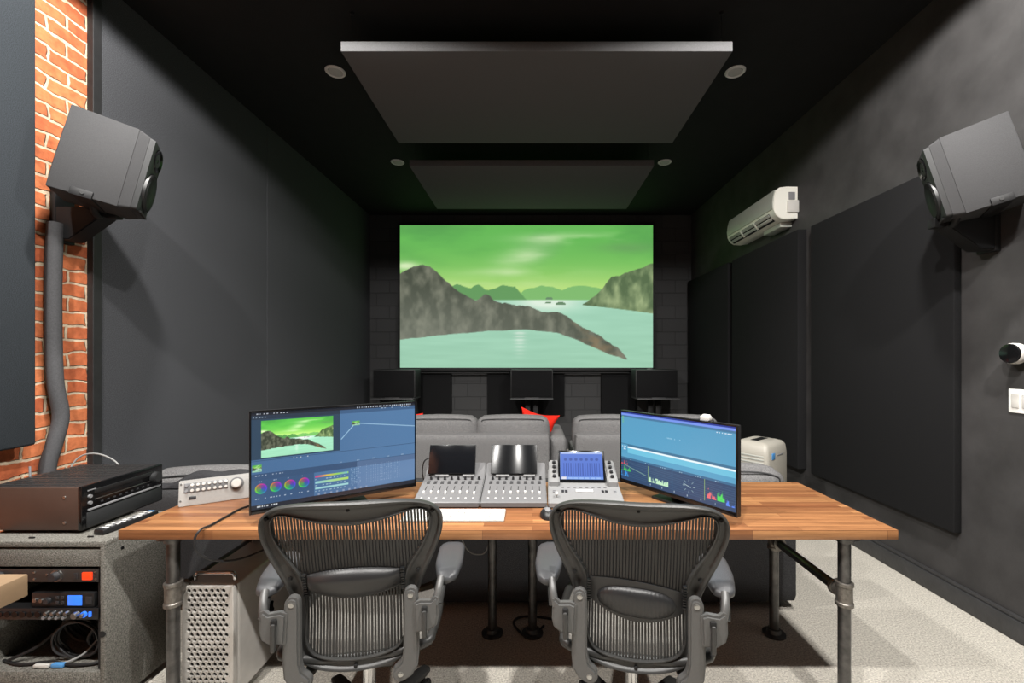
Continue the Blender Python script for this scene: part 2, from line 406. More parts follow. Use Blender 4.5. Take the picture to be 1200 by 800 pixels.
    tex = noise2(H, W, 10, 34, 4, 17)
    put(rc, lerp((72, 96, 58), (152, 172, 118), np.clip((tex - 0.3) * 2.0, 0, 1)))
    # left mountain and spit
    top = below([0, 0.05, 0.09, 0.12, 0.15, 0.18, 0.24, 0.3, 0.335, 0.37, 0.45, 0.52, 0.58, 0.625, 0.66, 0.672, 0.7, 0.75, 0.8, 0.86, 0.9], [0.33, 0.30, 0.272, 0.285, 0.33, 0.385, 0.465, 0.52, 0.485, 0.53, 0.56, 0.585, 0.605, 0.597, 0.635, 0.66, 0.70, 0.735, 0.79, 0.86, 0.935], jag=0.04, seed=9)
    bot = below([0, 0.2, 0.35, 0.5, 0.63, 0.72, 0.8, 0.88, 0.905], [0.80, 0.765, 0.74, 0.73, 0.755, 0.82, 0.885, 0.935, 0.94], jag=0.01, seed=10)
    lm = top * (1 - bot) * (u < 0.905)
    dark = lerp((70, 76, 62), (70, 76, 62), v)
    t2 = noise2(H, W, 12, 36, 4, 21)
    lc = lerp((58, 64, 50), (128, 130, 110), np.clip((t2 - 0.34) * 2.2, 0, 1) * 0.75)
    hz = np.clip((v - 0.4) / 0.35, 0, 1) * np.clip(1.2 - u * 1.2, 0, 1) * 0.45 * light_spill  # room light spilling on the screen, painted over the lower mountain
    lc = lc * (1 - hz[..., None]) + np.array((140, 144, 128))[None, None] * hz[..., None]
    brown = np.exp(-((u - 0.78) / 0.09) ** 2) * np.clip((noise2(H, W, 20, 26, 3, 30) - 0.4) * 3, 0, 1)
    lc = lc * (1 - 0.6 * brown[..., None]) + np.array((140, 112, 76))[None, None] * 0.6 * brown[..., None]
    put(lm, lc)
    gl = np.exp(-((u - 0.473) / 0.02) ** 2) * np.clip((v - 0.73) / 0.03, 0, 1) * np.clip(1.1 - (v - 0.73) / 0.2, 0, 1) * (0.3 + 0.9 * (np.sin(v * 260) > -0.2))
    put(np.clip(gl, 0, 0.8) * 0.75, np.array((226, 240, 226))[None, None])
    rip = (noise2(H, W, 40, 6, 2, 40) - 0.5) * 14 * w * (1 - lm)
    img += rip[..., None]
    if light_spill > 0: img = img * 0.88 + 24  # lifted blacks paint the washed-out look into the projected picture
    return np.clip(img, 0, 255)
def put_rect(img, u0, u1, v0, v1, c, a=1.0):
    H, W = img.shape[:2]
    x0, x1, y0, y1 = int(round(u0 * W)), max(int(round(u0 * W)) + 1, int(round(u1 * W))), int(round(v0 * H)), max(int(round(v0 * H)) + 1, int(round(v1 * H)))
    img[y0:y1, x0:x1] = img[y0:y1, x0:x1] * (1 - a) + np.array(c) * a
def put_line(img, u0, v0, u1, v1, c, wpx=1.0, a=1.0):
    H, W = img.shape[:2]
    yy, xx = np.mgrid[0:H, 0:W]
    ax, ay, bx, by = u0 * W, v0 * H, u1 * W, v1 * H
    t = np.clip(((xx - ax) * (bx - ax) + (yy - ay) * (by - ay)) / ((bx - ax) ** 2 + (by - ay) ** 2 + 1e-9), 0, 1)
    d = np.hypot(xx - ax - t * (bx - ax), yy - ay - t * (by - ay))
    k = np.clip(wpx / 2 + 0.5 - d, 0, 1)[..., None] * a
    img[:] = img * (1 - k) + np.array(c) * k
def dashes(img, u0, u1, v, c, n, h=0.008, fill=0.5, a=0.8, seed=1):
    g = np.random.default_rng(seed)
    for i in range(n):
        if g.random() < 0.15: continue
        s = (u1 - u0) / n
        put_rect(img, u0 + i * s, u0 + i * s + s * fill * (0.5 + g.random() * .6), v, v + h, c, a)
def grading_screen(W=330, H=194):
    img = np.zeros((H, W, 3)); v, u = np.meshgrid((np.arange(H) + .5) / H, (np.arange(W) + .5) / W, indexing='ij')
    img[:] = np.array((66, 104, 146))
    k = np.clip(u * .9 + (1 - v) * .3, 0, 1)[..., None]; img[:] = img * (1 - .35 * k) + np.array((104, 152, 196)) * .35 * k
    put_rect(img, 0, 1, 0, 0.035, (20, 26, 36)); put_rect(img, 0, 0.5, 0.035, 0.075, (34, 50, 68))
    put_rect(img, 0, 0.495, 0.075, 0.49, (40, 66, 88))
    L_ = landscape(int(.402 * W), int(.385 * H), 0.0)
    y0 = int(.095 * H); x0 = int(.054 * W); img[y0:y0 + L_.shape[0], x0:x0 + L_.shape[1]] = np.clip((L_ - 90) * 1.22 + 96, 0, 255)
    img[y0:y0 + L_.shape[0], x0:x0 + L_.shape[1]] *= 0.98
    put_rect(img, 0.495, 1, 0.035, 0.075, (58, 92, 130))
    put_line(img, 0.5, 0.36, 0.575, 0.22, (170, 210, 235), 1.4); put_line(img, 0.62, 0.2, 1.0, 0.29, (170, 210, 235), 1.4)
    th = landscape(int(.05 * W), int(.055 * H), 0); y0 = int(.175 * H); x0 = int(.57 * W); img[y0:y0 + th.shape[0], x0:x0 + th.shape[1]] = th
    put_rect(img, 0, 1, 0.50, 0.505, (46, 74, 106)); put_rect(img, 0, 1, 0.635, 0.70, (50, 80, 116))
    put_rect(img, 0, 0.34, 0.70, 1, (52, 84, 122)); put_rect(img, 0.6, 1, 0.64, 0.95, (112, 140, 180), .45)
    th = landscape(int(.05 * W), int(.075 * H), 0); y0 = int(.545 * H); x0 = int(.008 * W); img[y0:y0 + th.shape[0], x0:x0 + th.shape[1]] = th
    asp = W / H
    for cu in (0.051, 0.128, 0.204, 0.281):
        dx = (u - cu) * asp; dy = v - 0.79; rr = np.hypot(dx, dy); an = np.arctan2(-dy, dx)
        col = np.stack([0.5 + 0.5 * np.cos(an - a0) for a0 in (1.9, 3.9, 0.0)], -1) * 200 + 30
        ring = np.clip((0.056 - rr) * H, 0, 1)[..., None]; inner = np.clip(1 - np.abs(rr - 0.047) * 60, 0.45, 1)[..., None]
        img[:] = img * (1 - ring * inner) + col * ring * inner
        dashes(img, cu - .03, cu + .035, 0.885, (190, 205, 220), 4, 0.012, .6, .8, int(cu * 100))
        dashes(img, cu - .012, cu + .012, 0.71, (190, 205, 220), 2, 0.01, .6, .7, int(cu * 99))
    hues = [(205, 60, 140), (230, 190, 70), (150, 215, 90), (120, 190, 215)]
    for j, vv in enumerate((0.735, 0.80, 0.865)):
        for i in range(40):
            f = i / 39
            c = np.array(hues[min(2, int(f * 3))]) * (1 - (f * 3) % 1) + np.array(hues[min(3, int(f * 3) + 1)]) * ((f * 3) % 1) if j == 0 else (np.array((150, 210, 215)) * (1 - f) + np.array((185, 225, 90)) * f if j == 1 else np.array((160, 215, 215)))
            put_rect(img, .345 + .2 * i / 40, .345 + .2 * (i + 1) / 40, vv, vv + 0.024, c, .95)
        dashes(img, .345, .54, vv + 0.038, (190, 215, 225), 9, 0.01, .5, .7, j)
    for i in range(12):
        dashes(img, .56, .63, .70 + i * .018, (170, 195, 220), 6, 0.007, .5, .6, i)
        dashes(img, .66, .9, .69 + i * .018, (180, 200, 222), 16, 0.007, .3, .45, 40 + i)
    for i in range(5): dashes(img, .5 + i * .1, .52 + i * .1, .62, (200, 215, 230), 3, .01, .5, .7, i)
    dashes(img, .01, .22, .015, (200, 205, 215), 12, .012, .5, .9, 3); dashes(img, .6, .98, .012, (205, 215, 230), 26, .014, .5, .9, 4)
    dashes(img, .76, .97, .035, (190, 210, 230), 9, .012, .5, .7, 5); dashes(img, .01, .1, .05, (180, 200, 215), 6, .012, .6, .7, 6)
    dashes(img, .22, .32, .505, (200, 210, 220), 5, .012, .3, .9, 7); dashes(img, .02, .18, .65, (200, 210, 225), 9, .012, .5, .7, 8)
    put_rect(img, 0, 1, 0.955, 1, (24, 32, 44)); dashes(img, .03, .14, .965, (220, 225, 230), 9, .014, .8, .9, 12)
    for i in range(9): put_rect(img, .36 + i * .037, .372 + i * .037, .935, .955, (130, 150, 180))
    return np.clip(img, 0, 255)
def scope_screen(W=300, H=175):
    img = np.zeros((H, W, 3)); v, u = np.meshgrid((np.arange(H) + .5) / H, (np.arange(W) + .5) / W, indexing='ij')
    img[:] = np.array((86, 158, 196)); k = np.clip(v * 1.1, 0, 1)[..., None]; img[:] = img * (1 - .4 * k) + np.array((96, 176, 212)) * .4 * k
    put_rect(img, 0, 1, 0, 0.03, (40, 60, 150)); put_rect(img, 0.0, 1, 0.025, 0.05, (120, 150, 240)); put_rect(img, 0, 1, 0.05, 0.08, (70, 122, 160))
    for i in range(5): put_rect(img, .01, .03, .07 + i * .022, .08 + i * .022, (110, 190, 130))
    put_rect(img, 0, 1, 0.47, 0.50, (60, 116, 150)); put_rect(img, .07, 1, 0.50, 0.525, (236, 250, 255)); put_rect(img, .07, 1, 0.525, 0.60, (112, 196, 224))
    put_rect(img, 0, .07, .48, .62, (84, 160, 198)); dashes(img, .01, .06, .50, (220, 240, 250), 3, .02, .6, .9, 2); dashes(img, .01, .06, .54, (220, 240, 250), 3, .02, .6, .9, 3)
    put_rect(img, 0, 1, 0.67, 0.70, (58, 108, 146)); put_rect(img, 0, 1, 0.70, 1.0, (42, 72, 108))
    for i in range(9): put_rect(img, 0, 1, .73 + i * .026, .733 + i * .026, (70, 104, 140), .6)
    n = noise2(H, W, 20, 90, 3, 6)
    def scope(u0, u1, v0, v1, c, pw=1.6):
        m = (u > u0) & (u < u1) & (v > v0) & (v < v1)
        e = np.clip((v - v0) / (v1 - v0), 0, 1) ** pw
        a = np.clip((n - 0.62 + e * .5) * 4, 0, 1) * m
        img[:] = img * (1 - a[..., None]) + np.array(c) * a[..., None]
    scope(.0, .07, .72, .78, (220, 80, 90)); scope(.0, .1, .79, .87, (70, 200, 90)); scope(0, .08, .87, .95, (60, 150, 230)); put_line(img, .04, .78, .26, .86, (150, 190, 170), 1.2)
    scope(.29, .47, .86, .93, (200, 240, 200), .5); put_rect(img, .28, .285, .72, .93, (150, 190, 110))
    put_rect(img, .5, .51, .66, 1, (46, 84, 120)); put_rect(img, .77, .775, .70, .96, (150, 190, 110))
    for i in range(8):
        a = i * PI / 4; put_line(img, .645 + .035 * math.cos(a), .84 + .06 * math.sin(a), .645 + .05 * math.cos(a), .84 + .085 * math.sin(a), (170, 200, 205), 1)
    put_line(img, .6, .82, .66, .85, (200, 225, 225), 1.2)
    scope(.79, .86, .80, .92, (240, 110, 120)); scope(.865, .92, .79, .92, (80, 225, 100)); scope(.93, .99, .86, .95, (90, 140, 250))
    dashes(img, .45, .58, .27, (170, 215, 235), 9, .014, .8, .6, 9); dashes(img, .86, .98, .09, (230, 240, 250), 6, .013, .7, .9, 10)
    for i in range(6): dashes(img, .1 + i * .15, .15 + i * .15, .685, (190, 220, 235), 3, .012, .6, .7, i)
    for i in range(6): dashes(img, .3 + i * .11, .31 + i * .11, .955, (190, 210, 225), 1, .02, .9, .8, 20 + i)
    return np.clip(img, 0, 255)
def dock_screen(W=120, H=90):
    img = np.zeros((H, W, 3)); img[:] = np.array((72, 112, 206))
    put_rect(img, 0, 1, 0, .07, (170, 190, 235)); put_rect(img, 0, .03, 0, 1, (90, 130, 215)); put_rect(img, 0, 1, .9, 1, (110, 150, 230))
    v, u = np.meshgrid((np.arange(H) + .5) / H, (np.arange(W) + .5) / W, indexing='ij')
    for i in range(7):
        cu = .13 + i * .122; r = np.hypot((u - cu) * W / H, v - .27)
        a = np.clip((0.06 - r) * 60, 0, 1)[..., None]; img[:] = img * (1 - a) + np.array((40, 76, 160)) * a
    for i in range(16): put_rect(img, .08 + i * .055, .1 + i * .055, .4, .86, (44, 80, 168))
    for i in range(6): put_rect(img, .18 + i * .13, .28 + i * .13, .92, .98, (150, 185, 240))
    put_rect(img, .03, .14, .90, .99, (225, 225, 235))
    return img
LIGHT_E, WORLD_E, REC_E, ROW_E = 370, 0.03, 160, 300
# ---------------------------------------------------------------- the room
XL, XR, YB, ZC, YF = -2.50, 2.445, 6.70, 3.60, -2.2
struct(MB().box(-3.0, 2.7, YF, YB + .2, -0.1, 0).build('floor', 'carpet', smooth=0))
struct(MB().box(-3.0, 2.7, YF, YB + .2, ZC, ZC + 0.1).build('ceiling', 'ceil_paint', smooth=0))
struct(MB().box(-2.75, 2.7, YB, YB + 0.2, 0, ZC).build('wall_back', 'block', smooth=0))
struct(MB().box(XR, XR + 0.2, YF, YB, 0, ZC).build('wall_right', 'wall_paint', smooth=0))
struct(MB().box(-2.72, -2.52, YF, 2.49, 0, ZC).build('wall_left', 'brick', smooth=0))
struct(MB().box(-2.70, XL, 2.51, 4.098, 0, ZC, bev=.004).box(-2.70, XL, 4.102, YB, 0, ZC, bev=.004).build('wall_left_fabric', 'fabric_wall', smooth=0))
struct(MB().box(-2.56, -2.485, 2.462, 2.512, 0, ZC, bev=.003).build('trim_1', 'black_trim', smooth=0))
b = MB().box(2.418, XR, YF, YB, 0, 0.105, bev=.004)
b.box(2.428, XR, YF, YB, 0.105, 0.128, bev=.006)
struct(b.build('baseboard_right', 'base_paint'))

# acoustic panels -------------------------------------------------
def wall_panel(name, label, x0, x1, y0, y1, z0, z1, m, group=None, bev=.006):
    o = MB().box(x0, x1, y0, y1, z0, z1, bev=bev, seg=3).build(name, m)
    return tag(o, label, 'acoustic panel', group)
wall_panel('acoustic_panel', 'large grey fabric acoustic panel on the brick wall at the left edge', -2.518, -2.40, .35, 2.107, 1.0, 3.5, 'panel_grey', bev=.012)
wall_panel('acoustic_panel', 'widest black acoustic panel on right wall below the tilted loudspeaker', 2.40, XR, 2.478, 3.755, .42, 2.55, 'panel_black')
wall_panel('acoustic_panel', 'black acoustic panel on right wall directly below the air conditioner', 2.365, XR, 3.88, 5.16, .42, 2.56, 'panel_black')
wall_panel('acoustic_panel', 'narrow looking black acoustic panel on right wall nearest the projection screen', 2.365, XR, 5.27, 6.62, .42, 2.56, 'panel_black')
wall_panel('acoustic_panel', 'small black acoustic panel on back wall right of the left screen speaker', -1.74, -1.24, 6.64, YB - .001, .54, 1.18, 'panel_black')
wall_panel('acoustic_panel', 'small black acoustic panel on back wall behind the centre screen speaker', -.69, .49, 6.64, YB - .001, .52, 1.18, 'panel_black')
wall_panel('acoustic_panel', 'small black acoustic panel on back wall left of the right screen speaker', 1.05, 1.58, 6.64, YB - .001, .52, 1.18, 'panel_black')

# hanging ceiling clouds --------------------------------------------
def cloud(label, x0, x1, y0, y1, z, th):
    t = thing('ceiling_cloud', label, 'acoustic panel', ((x0 + x1) / 2, (y0 + y1) / 2, z))
    hx, hy = (x1 - x0) / 2, (y1 - y0) / 2
    MB().box(-hx, hx, -hy, hy, 0, th, bev=.004).build('panel', 'cloud', t)
    for sx in (-1, 1):
        for sy in (-1, 1):
            w = MB().cyl((sx * (hx - .05), sy * (hy - .05), th - .004), (sx * (hx - .05), sy * (hy - .05), ZC - z + .002), .0016, seg=6)
            w.cyl((sx * (hx - .05), sy * (hy - .05), ZC - z - .014), (sx * (hx - .05), sy * (hy - .05), ZC - z + .001), .012, seg=12)
            w.cyl((sx * (hx - .05), sy * (hy - .05), th - .004), (sx * (hx - .05), sy * (hy - .05), th + .02), .005, seg=8)
            w.build('suspension_wire', 'satin_black', t)
cloud('near ceiling cloud panel hanging above desks with brightly lit front edge', -1.19, 1.243, 2.70, 3.87, 3.32, .062)
cloud('far dim ceiling cloud panel hanging just before the projection screen', -1.226, 1.21, 4.33, 5.60, 3.32, .062)

# recessed lamps ----------------------------------------------------
for (x, y, lab) in ((-1.504, 3.32, 'recessed ceiling lamp left of the near cloud panel'), (1.547, 3.32, 'recessed ceiling lamp right of the near cloud panel'),
                    (-1.51, 4.87, 'recessed ceiling lamp left of the far cloud panel'), (1.48, 4.87, 'recessed ceiling lamp right of the far cloud panel')):
    t = thing('ceiling_lamp', lab, 'lamp', (x, y, ZC))
    MB().lathe([(.074, .002), (.074, -.004), (.066, -.012), (.056, -.010), (.052, .0), (.05, .002)], 36).build('trim_ring', 'lamp_trim', t)
    MB().lathe([(.052, .001), (.05, -.008), (.03, -.0105), (0, -.011)], 32).build('lens', 'lamp_lens', t)

# projection screen ---------------------------------------------------
t = thing('projection_screen', 'large lit projection screen showing a green fjord landscape on the back wall', 'screen', (-.091, 6.62, 2.335))
SW, SH = 3.845, 2.165
f = MB()
for (x0, x1, z0, z1) in ((-SW / 2 - .028, -SW / 2, -SH / 2 - .05, SH / 2 + .028), (SW / 2, SW / 2 + .028, -SH / 2 - .05, SH / 2 + .028), (-SW / 2, SW / 2, -SH / 2 - .05, -SH / 2), (-SW / 2, SW / 2, SH / 2, SH / 2 + .028)):
    f.box(x0, x1, -.012, .05, z0, z1, bev=.003)
f.box(-SW / 2, SW / 2, .004, .08, -SH / 2, SH / 2)
f.build('frame', 'black_trim', t)
picture('picture', landscape(330, 186), SW, SH, t, 'projection', (0, -.002, 0))
MB().box(1.83, 1.91, -.018, -.010, -SH / 2 - .042, -SH / 2 - .014, bev=.004).build('maker_plate', 'white_plastic', t)['label'] = 'tiny white maker plate'
# black masking border on the wall around the screen
b = MB()
for (x0, x1, lab) in ((-1.73, -.35, 'thin black bar under the screen left of the centre speaker'), (.30, 1.46, 'thin black bar under the screen right of the centre speaker')):
    o = MB().cyl((x0, 6.60, 1.176), (x1, 6.60, 1.176), .012, seg=12).box(x0, x0 + .02, 6.60, YB, 1.166, 1.186).box(x1 - .02, x1, 6.60, YB, 1.166, 1.186).build('curtain_rod', 'satin_black')
    tag(o, lab, 'rod')
# screen speakers on stands --------------------------------------------------
for (x, sp, st) in ((-1.96, 'dark screen speaker at left under the projection picture', 'black speaker stand at left behind the left monitor'),
                    (-.01, 'dark screen speaker in the centre under the projection picture', 'black speaker stand in the centre behind the grey sofa'),
                    (1.76, 'dark screen speaker at right under the projection picture', 'black speaker stand at right above the right monitor')):
    s = thing('speaker_stand', st, 'stand', (x, 6.30, 0))
    MB().box(-.30, .30, -.24, .15, .818, .838, bev=.003).box(-.10, .10, -.235, -.215, .836, .850, bev=.002).build('platform', 'shelf', s)
    MB().box(-.095, -.02, -.03, .05, .03, .818, bev=.004).box(.02, .095, -.03, .05, .03, .818, bev=.004).build('column', 'satin_black', s)
    MB().box(-.25, .25, -.2, .2, 0, .03, bev=.006).build('base', 'satin_black', s)
    c = thing('screen_speaker', sp, 'speaker', (x, 6.30, .838))
    MB().box(-.30, .30, -.14, .17, 0, .40, bev=.01).build('cabinet', 'black_trim', c)
    MB().box(-.285, .285, -.152, -.140, .015, .385, bev=.006).build('grille', 'panel_black', c)

# wall air conditioner -------------------------------------------------------
t = thing('air_conditioner', 'white split air conditioner high on the right wall', 'air conditioner', (XR, 4.5, 2.84))
def ac_prof(off=0.0):
    return [(-.0, .15), (-.10, .152), (-.165, .145), (-.20, .12), (-.215, .06), (-.222, -.02), (-.218, -.07), (-.195, -.115), (-.15, -.145), (-.08, -.15), (0, -.14)]
MB().prism(ac_prof(), 'y', -.49, .47, bev=.004).build('body', 'ac_white', t)
MB().prism([(-.199, .125), (-.205, .127), (-.222, .062), (-.230, -.005), (-.226, -.048), (-.216, -.052), (-.218, -.01)], 'y', -.478, .46, bev=.002).build('front_cover', 'ac_front', t)
v = MB().prism([(-.2192, -.075), (-.214, -.077), (-.168, -.134), (-.160, -.142), (-.172, -.142), (-.199, -.117)], 'y', -.40, .42)
v.build('air_outlet', 'black_hole', t)
for k, (px, pz) in enumerate(((-.214, -.092), (-.192, -.124))):
    MB().box(-.4, .42, -.014, .014, -.003, .003, bev=.002, rot=Matrix.Rotation(PI / 2, 4, 'Z'), at=(0, 0, 0)).build('louver', 'ac_front', t).matrix_local = Matrix.Translation((px - .001, 0, pz)) @ RY(math.radians(40))
for y in (-.13, .15):
    MB().box(-.012, .012, y - .012, y + .012, -.04, .04, bev=.003).build('louver_divider', 'ac_white', t).matrix_local = Matrix.Translation((-.197, 0, -.108)) @ RY(math.radians(-38))
MB().box(-.085, -.028, -.495, -.4885, .03, .10, bev=.001).build('rating_label', 'key_grey', t)['label'] = 'dark printed rating label'
MB().box(-.10, 0, -.512, -.488, -.09, .02, bev=.006).build('side_flap', 'white_plastic', t)
MB().box(-.11, 0, -.40, -.10, -.195, -.148, bev=.006).build('pipe_cover', 'ac_front', t)

# things on the right wall ----------------------------------------------------
t = thing('security_camera', 'round black and white security camera on the right wall', 'camera', (XR, 2.16, 1.442))
R = RY(-PI / 2)
MB().lathe([(.042, 0), (.042, .008), (.035, .014), (.033, .03), (.0, .03)], 32, R).build('mount', 'black_plastic', t)
MB().lathe([(.03, .02), (.046, .026), (.052, .04), (.052, .066), (.047, .074), (.040, .076)], 36, R).build('housing', 'white_plastic', t)
MB().lathe([(.047, .060), (.0485, .0765), (.046, .081), (.03, .084), (0, .085)], 36, R).build('lens', 'gloss_black', t)
t = thing('light_switch', 'white double rocker switch plate on the right wall', 'switch', (XR, 2.172, 1.203))
MB().box(-.007, 0, -.058, .058, -.06, .06, bev=.003).build('plate', 'white_gloss', t)
for y in (-.024, .024): MB().box(-.012, -.006, y - .017, y + .017, -.034, .034, bev=.002).build('rocker', 'white_plastic', t)
# thin cable on the right wall
# pendant side speakers ---------------------------------------------------------
def monitor_speaker(label, c, yaw, pitch):
    """local: +X the way it faces, Z up"""
    t = bpy.data.objects.new('loudspeaker', None); COL.objects.link(t); tag(t, label, 'speaker')
    t.empty_display_size = .05
    t.matrix_world = Matrix.Translation(c) @ RZ(yaw) @ RY(pitch)
    hw, hh = .127, .205
    MB().box(-.155, .095, -hw, hw, -hh, hh, bev=.004).build('cabinet', 'speaker_vinyl', t)
    # tapering front part with bevelled edges
    rings = []
    for (x, ins) in ((.0955, 0), (.136, .016), (.1365, .018), (.158, .024), (.166, .04)):
        a, bb = hw - ins, hh - ins * .75; r = .012
        ring = []
        for (sy, sz, a0) in ((1, 1, 0), (-1, 1, 90), (-1, -1, 180), (1, -1, 270)):
            for k in range(4):
                an = math.radians(a0 + 30 * k); ring.append((x, sy * (a - r) + r * math.cos(an), sz * (bb - r) + r * math.sin(an)))
        rings.append(ring)
    MB().loft(rings[:2]).build('front_chamfer', 'speaker_vinyl', t)
    MB().loft(rings[2:]).build('baffle', 'speaker_gloss', t)
    m = Matrix.Translation((.160, 0, -.065)) @ RY(PI / 2)
    w = MB().lathe([(.104, .0), (.104, .012), (.098, .016), (.090, .010)], 40, m).build('woofer_ring', 'black_plastic', t)
    MB().lathe([(.093, .006), (.085, .017), (.075, .012), (.035, -.002), (.03, .006), (0, .012)], 40, m).build('woofer_cone', 'cone', w).parent = w
    m2 = Matrix.Translation((.163, 0, .115)) @ RY(PI / 2)
    tw = MB().lathe([(.078, .0), (.072, .008), (.05, .004), (.022, -.001), (.018, .002), (0, .006)], 36, m2 @ Matrix.Diagonal((.75, 1.15, 1, 1))).build('tweeter_horn', 'gloss_black', t)
    p = MB().box(.16, .172, -.07, .07, -.192, -.180, bev=.003).build('port', 'black_hole', t)
    MB().box(-.075, .005, -hw - .012, hw + .012, -hh - .007, -hh + .03, bev=.003).build('clamp_plate', 'satin_black', t)
    for s in (-1, 1): MB().cyl((-.03, s * (hw + .010), -hh + .012), (-.03, s * (hw + .018), -hh + .012), .007, seg=12).build('bolt', 'chrome', t)
    MB().box(-.168, -.154, -.09, .09, -.15, .1, bev=.003).build('rear_plate', 'black_plastic', t)
    return t
SPL = monitor_speaker('grey loudspeaker on wall mount in front of the brick strip, tilted down', (-2.150, 2.215, 2.385), math.radians(33), math.radians(12))
SPR = monitor_speaker('grey loudspeaker mounted high on the right wall, tilted down', (2.236, 2.215, 2.352), math.radians(180 - 35), math.radians(14))
def speaker_mount(label, s, wallx, z):
    d = 1 if s < 0 else -1            # away from the wall
    t = thing('speaker_mount', label, 'bracket', (wallx, 2.32, z))
    MB().box(min(0, d * .03), max(0, d * .03), -.05, .05, -.16, .12, bev=.004).build('wall_plate', 'satin_black', t)
    a = MB().box(min(d * .02, d * .32), max(d * .02, d * .32), -.022, .022, -.03, .022, bev=.005)
    a.build('arm', 'satin_black', t)
    y = MB().tube([(d * .24, .0, -.01), (d * .26, -.06, -.03), (d * .28, -.1, .0), (d * .29, -.11, .03)], .016, seg=10)
    y.prism([(d * .03, -.15), (d * .10, -.15), (d * .27, -.03), (d * .27, .02), (d * .03, .02)], 'y', -.05, .035, bev=.004)
    y.build('yoke', 'satin_black', t)
    return t
speaker_mount('black metal bracket carrying the left loudspeaker on the brick strip', -1, -2.52, 2.19)
speaker_mount('black metal bracket carrying the right loudspeaker', 1, XR, 2.14)
o = MB().tube([(-2.478, 2.26, 2.12), (-2.476, 2.25, 1.9), (-2.472, 2.245, 1.6), (-2.468, 2.25, 1.3), (-2.462, 2.272, 1.12), (-2.466, 2.245, .98), (-2.474, 2.22, .86), (-2.474, 2.22, .7)], .033, seg=14).build('cable_sleeve', 'sleeve')
tag(o, 'dark grey cable sleeve running down the brick strip to the receiver', 'cable')

# ---------------------------------------------------------------- desk
DX0, DX1, DY0, DY1, DZ = -1.596, 1.41, 1.675, 2.317, 0.76
t = thing('desk', 'long butcher block desk on dark iron pipe legs', 'desk', (0, 2.0, 0))
MB().box(DX0, DX1, DY0 - 2, DY1 - 2, DZ - .038, DZ, bev=.003).build('tabletop', 'wood', t)
def leg(x, y, tee=True):
    y -= 2.0
    l = MB().cyl((x, y, .004), (x, y, DZ - .04), .0225, seg=20).build('leg', 'pipe', t)
    MB().lathe([(.055, 0), (.055, .008), (.034, .012), (.03, .03), (.024, .032)], 28, Matrix.Translation((x, y, 0))).build('floor_flange', 'pipe', l)
    MB().lathe([(.024, 0), (.03, .002), (.034, .02), (.055, .024), (.055, .032)], 28, Matrix.Translation((x, y, DZ - .038 - .032))).build('top_flange', 'pipe', l)
    if tee:
        d = 1 if y < 0 else -1
        e = MB().lathe([(.028, -.048), (.0325, -.046), (.0325, -.034), (.029, -.03), (.029, .03), (.0325, .034), (.0325, .046), (.028, .048)], 24, Matrix.Translation((x, y, .485)))
        e.cyl((x, y, .485), (x, y + d * .05, .485), .026, seg=20).cyl((x, y + d * .042, .485), (x, y + d * .056, .485), .0305, seg=20)
        e.build('tee_fitting', 'fitting', l)
for x in (-1.432, 1.243):
    leg(x, 1.735); leg(x, 2.24)
    MB().cyl((x, 1.78 - 2, .485), (x, 2.195 - 2, .485), .0195, seg=18).build('crossbar', 'pipe', t)
leg(-.207, 2.244, False); leg(0.0, 2.244, False)
# slab of another desk at the left edge
t = thing('side_desk', 'corner of a pale wooden desk at the left edge of the photo', 'desk', (-1.9, .7, 0))
MB().box(-.45, .51, -.5, .5, .770, .830, bev=.003).build('tabletop', 'pale_wood', t)
for x in (-.38, .36):
    for y in (-.42, .38): MB().cyl((x, y, 0), (x, y, .772), .022, seg=16).build('leg', 'pipe', t)

# ---------------------------------------------------------------- sofas
def sofa(label, x0, x1, yb, depth, zb, zs, m, n, cush_z, arm_l=True, arm_r=True, arm_z=.62, wavy=0.0, backc=True):
    """back towards the camera at y = yb, seat facing +Y"""
    t = thing('sofa', label, 'sofa', ((x0 + x1) / 2, yb, 0))
    cx = (x0 + x1) / 2; h = (x1 - x0) / 2
    MB().cushion((0, depth / 2, .22), (2 * h - .04, depth - .02, .30), .04, n=10).build('seat_base', m, t)
    aw = .17
    if arm_l: MB().cushion((-h + aw / 2 + .002, depth / 2 + .08, arm_z / 2 + .02), (aw, depth - .1, arm_z - .04), .06, n=12).build('armrest', m, t)
    if arm_r: MB().cushion((h - aw / 2 - .002, depth / 2 + .08, arm_z / 2 + .02), (aw, depth - .1, arm_z - .04), .06, n=12).build('armrest', m, t)
    l = -h + (aw + .006 if arm_l else 0); r = h - (aw + .006 if arm_r else 0); w = (r - l) / n
    MB().cushion(((l + r) / 2, .09, zb / 2 + .02), (r - l, .17, zb - .04), .035, n=14).build('back_frame', m, t)
    for i in range(n):
        c = l + w * (i + .5)
        MB().cushion((c, depth * .58, .43), (w - .012, depth * .78, .15), .05, puff=.015, n=10).build('seat_cushion', m, t)
    for i in range(n if backc else 0):
        c = l + w * (i + .5)
        cu = MB().cushion((c, .27, (zs + cush_z) / 2), (w - .015, .2, cush_z - zs), .06, puff=.02, n=12).build('back_cushion', m, t)
        y = .27 - .085; zt = cush_z - .018
        MB().tube([(c - w / 2 + .05, y - .012, zt - .02), (c - w / 2 + .09, y - .012, zt), (c, y - .016, zt + .006), (c + w / 2 - .09, y - .012, zt), (c + w / 2 - .05, y - .012, zt - .02)], .004, seg=6).build('piping', 'piping', cu)
    for fx in (-h + .08, h - .08):
        for fy in (.08, depth - .08): MB().cyl((fx, fy, 0), (fx, fy, .09), .02, .026, seg=12).build('foot', 'black_plastic', t)
    return t
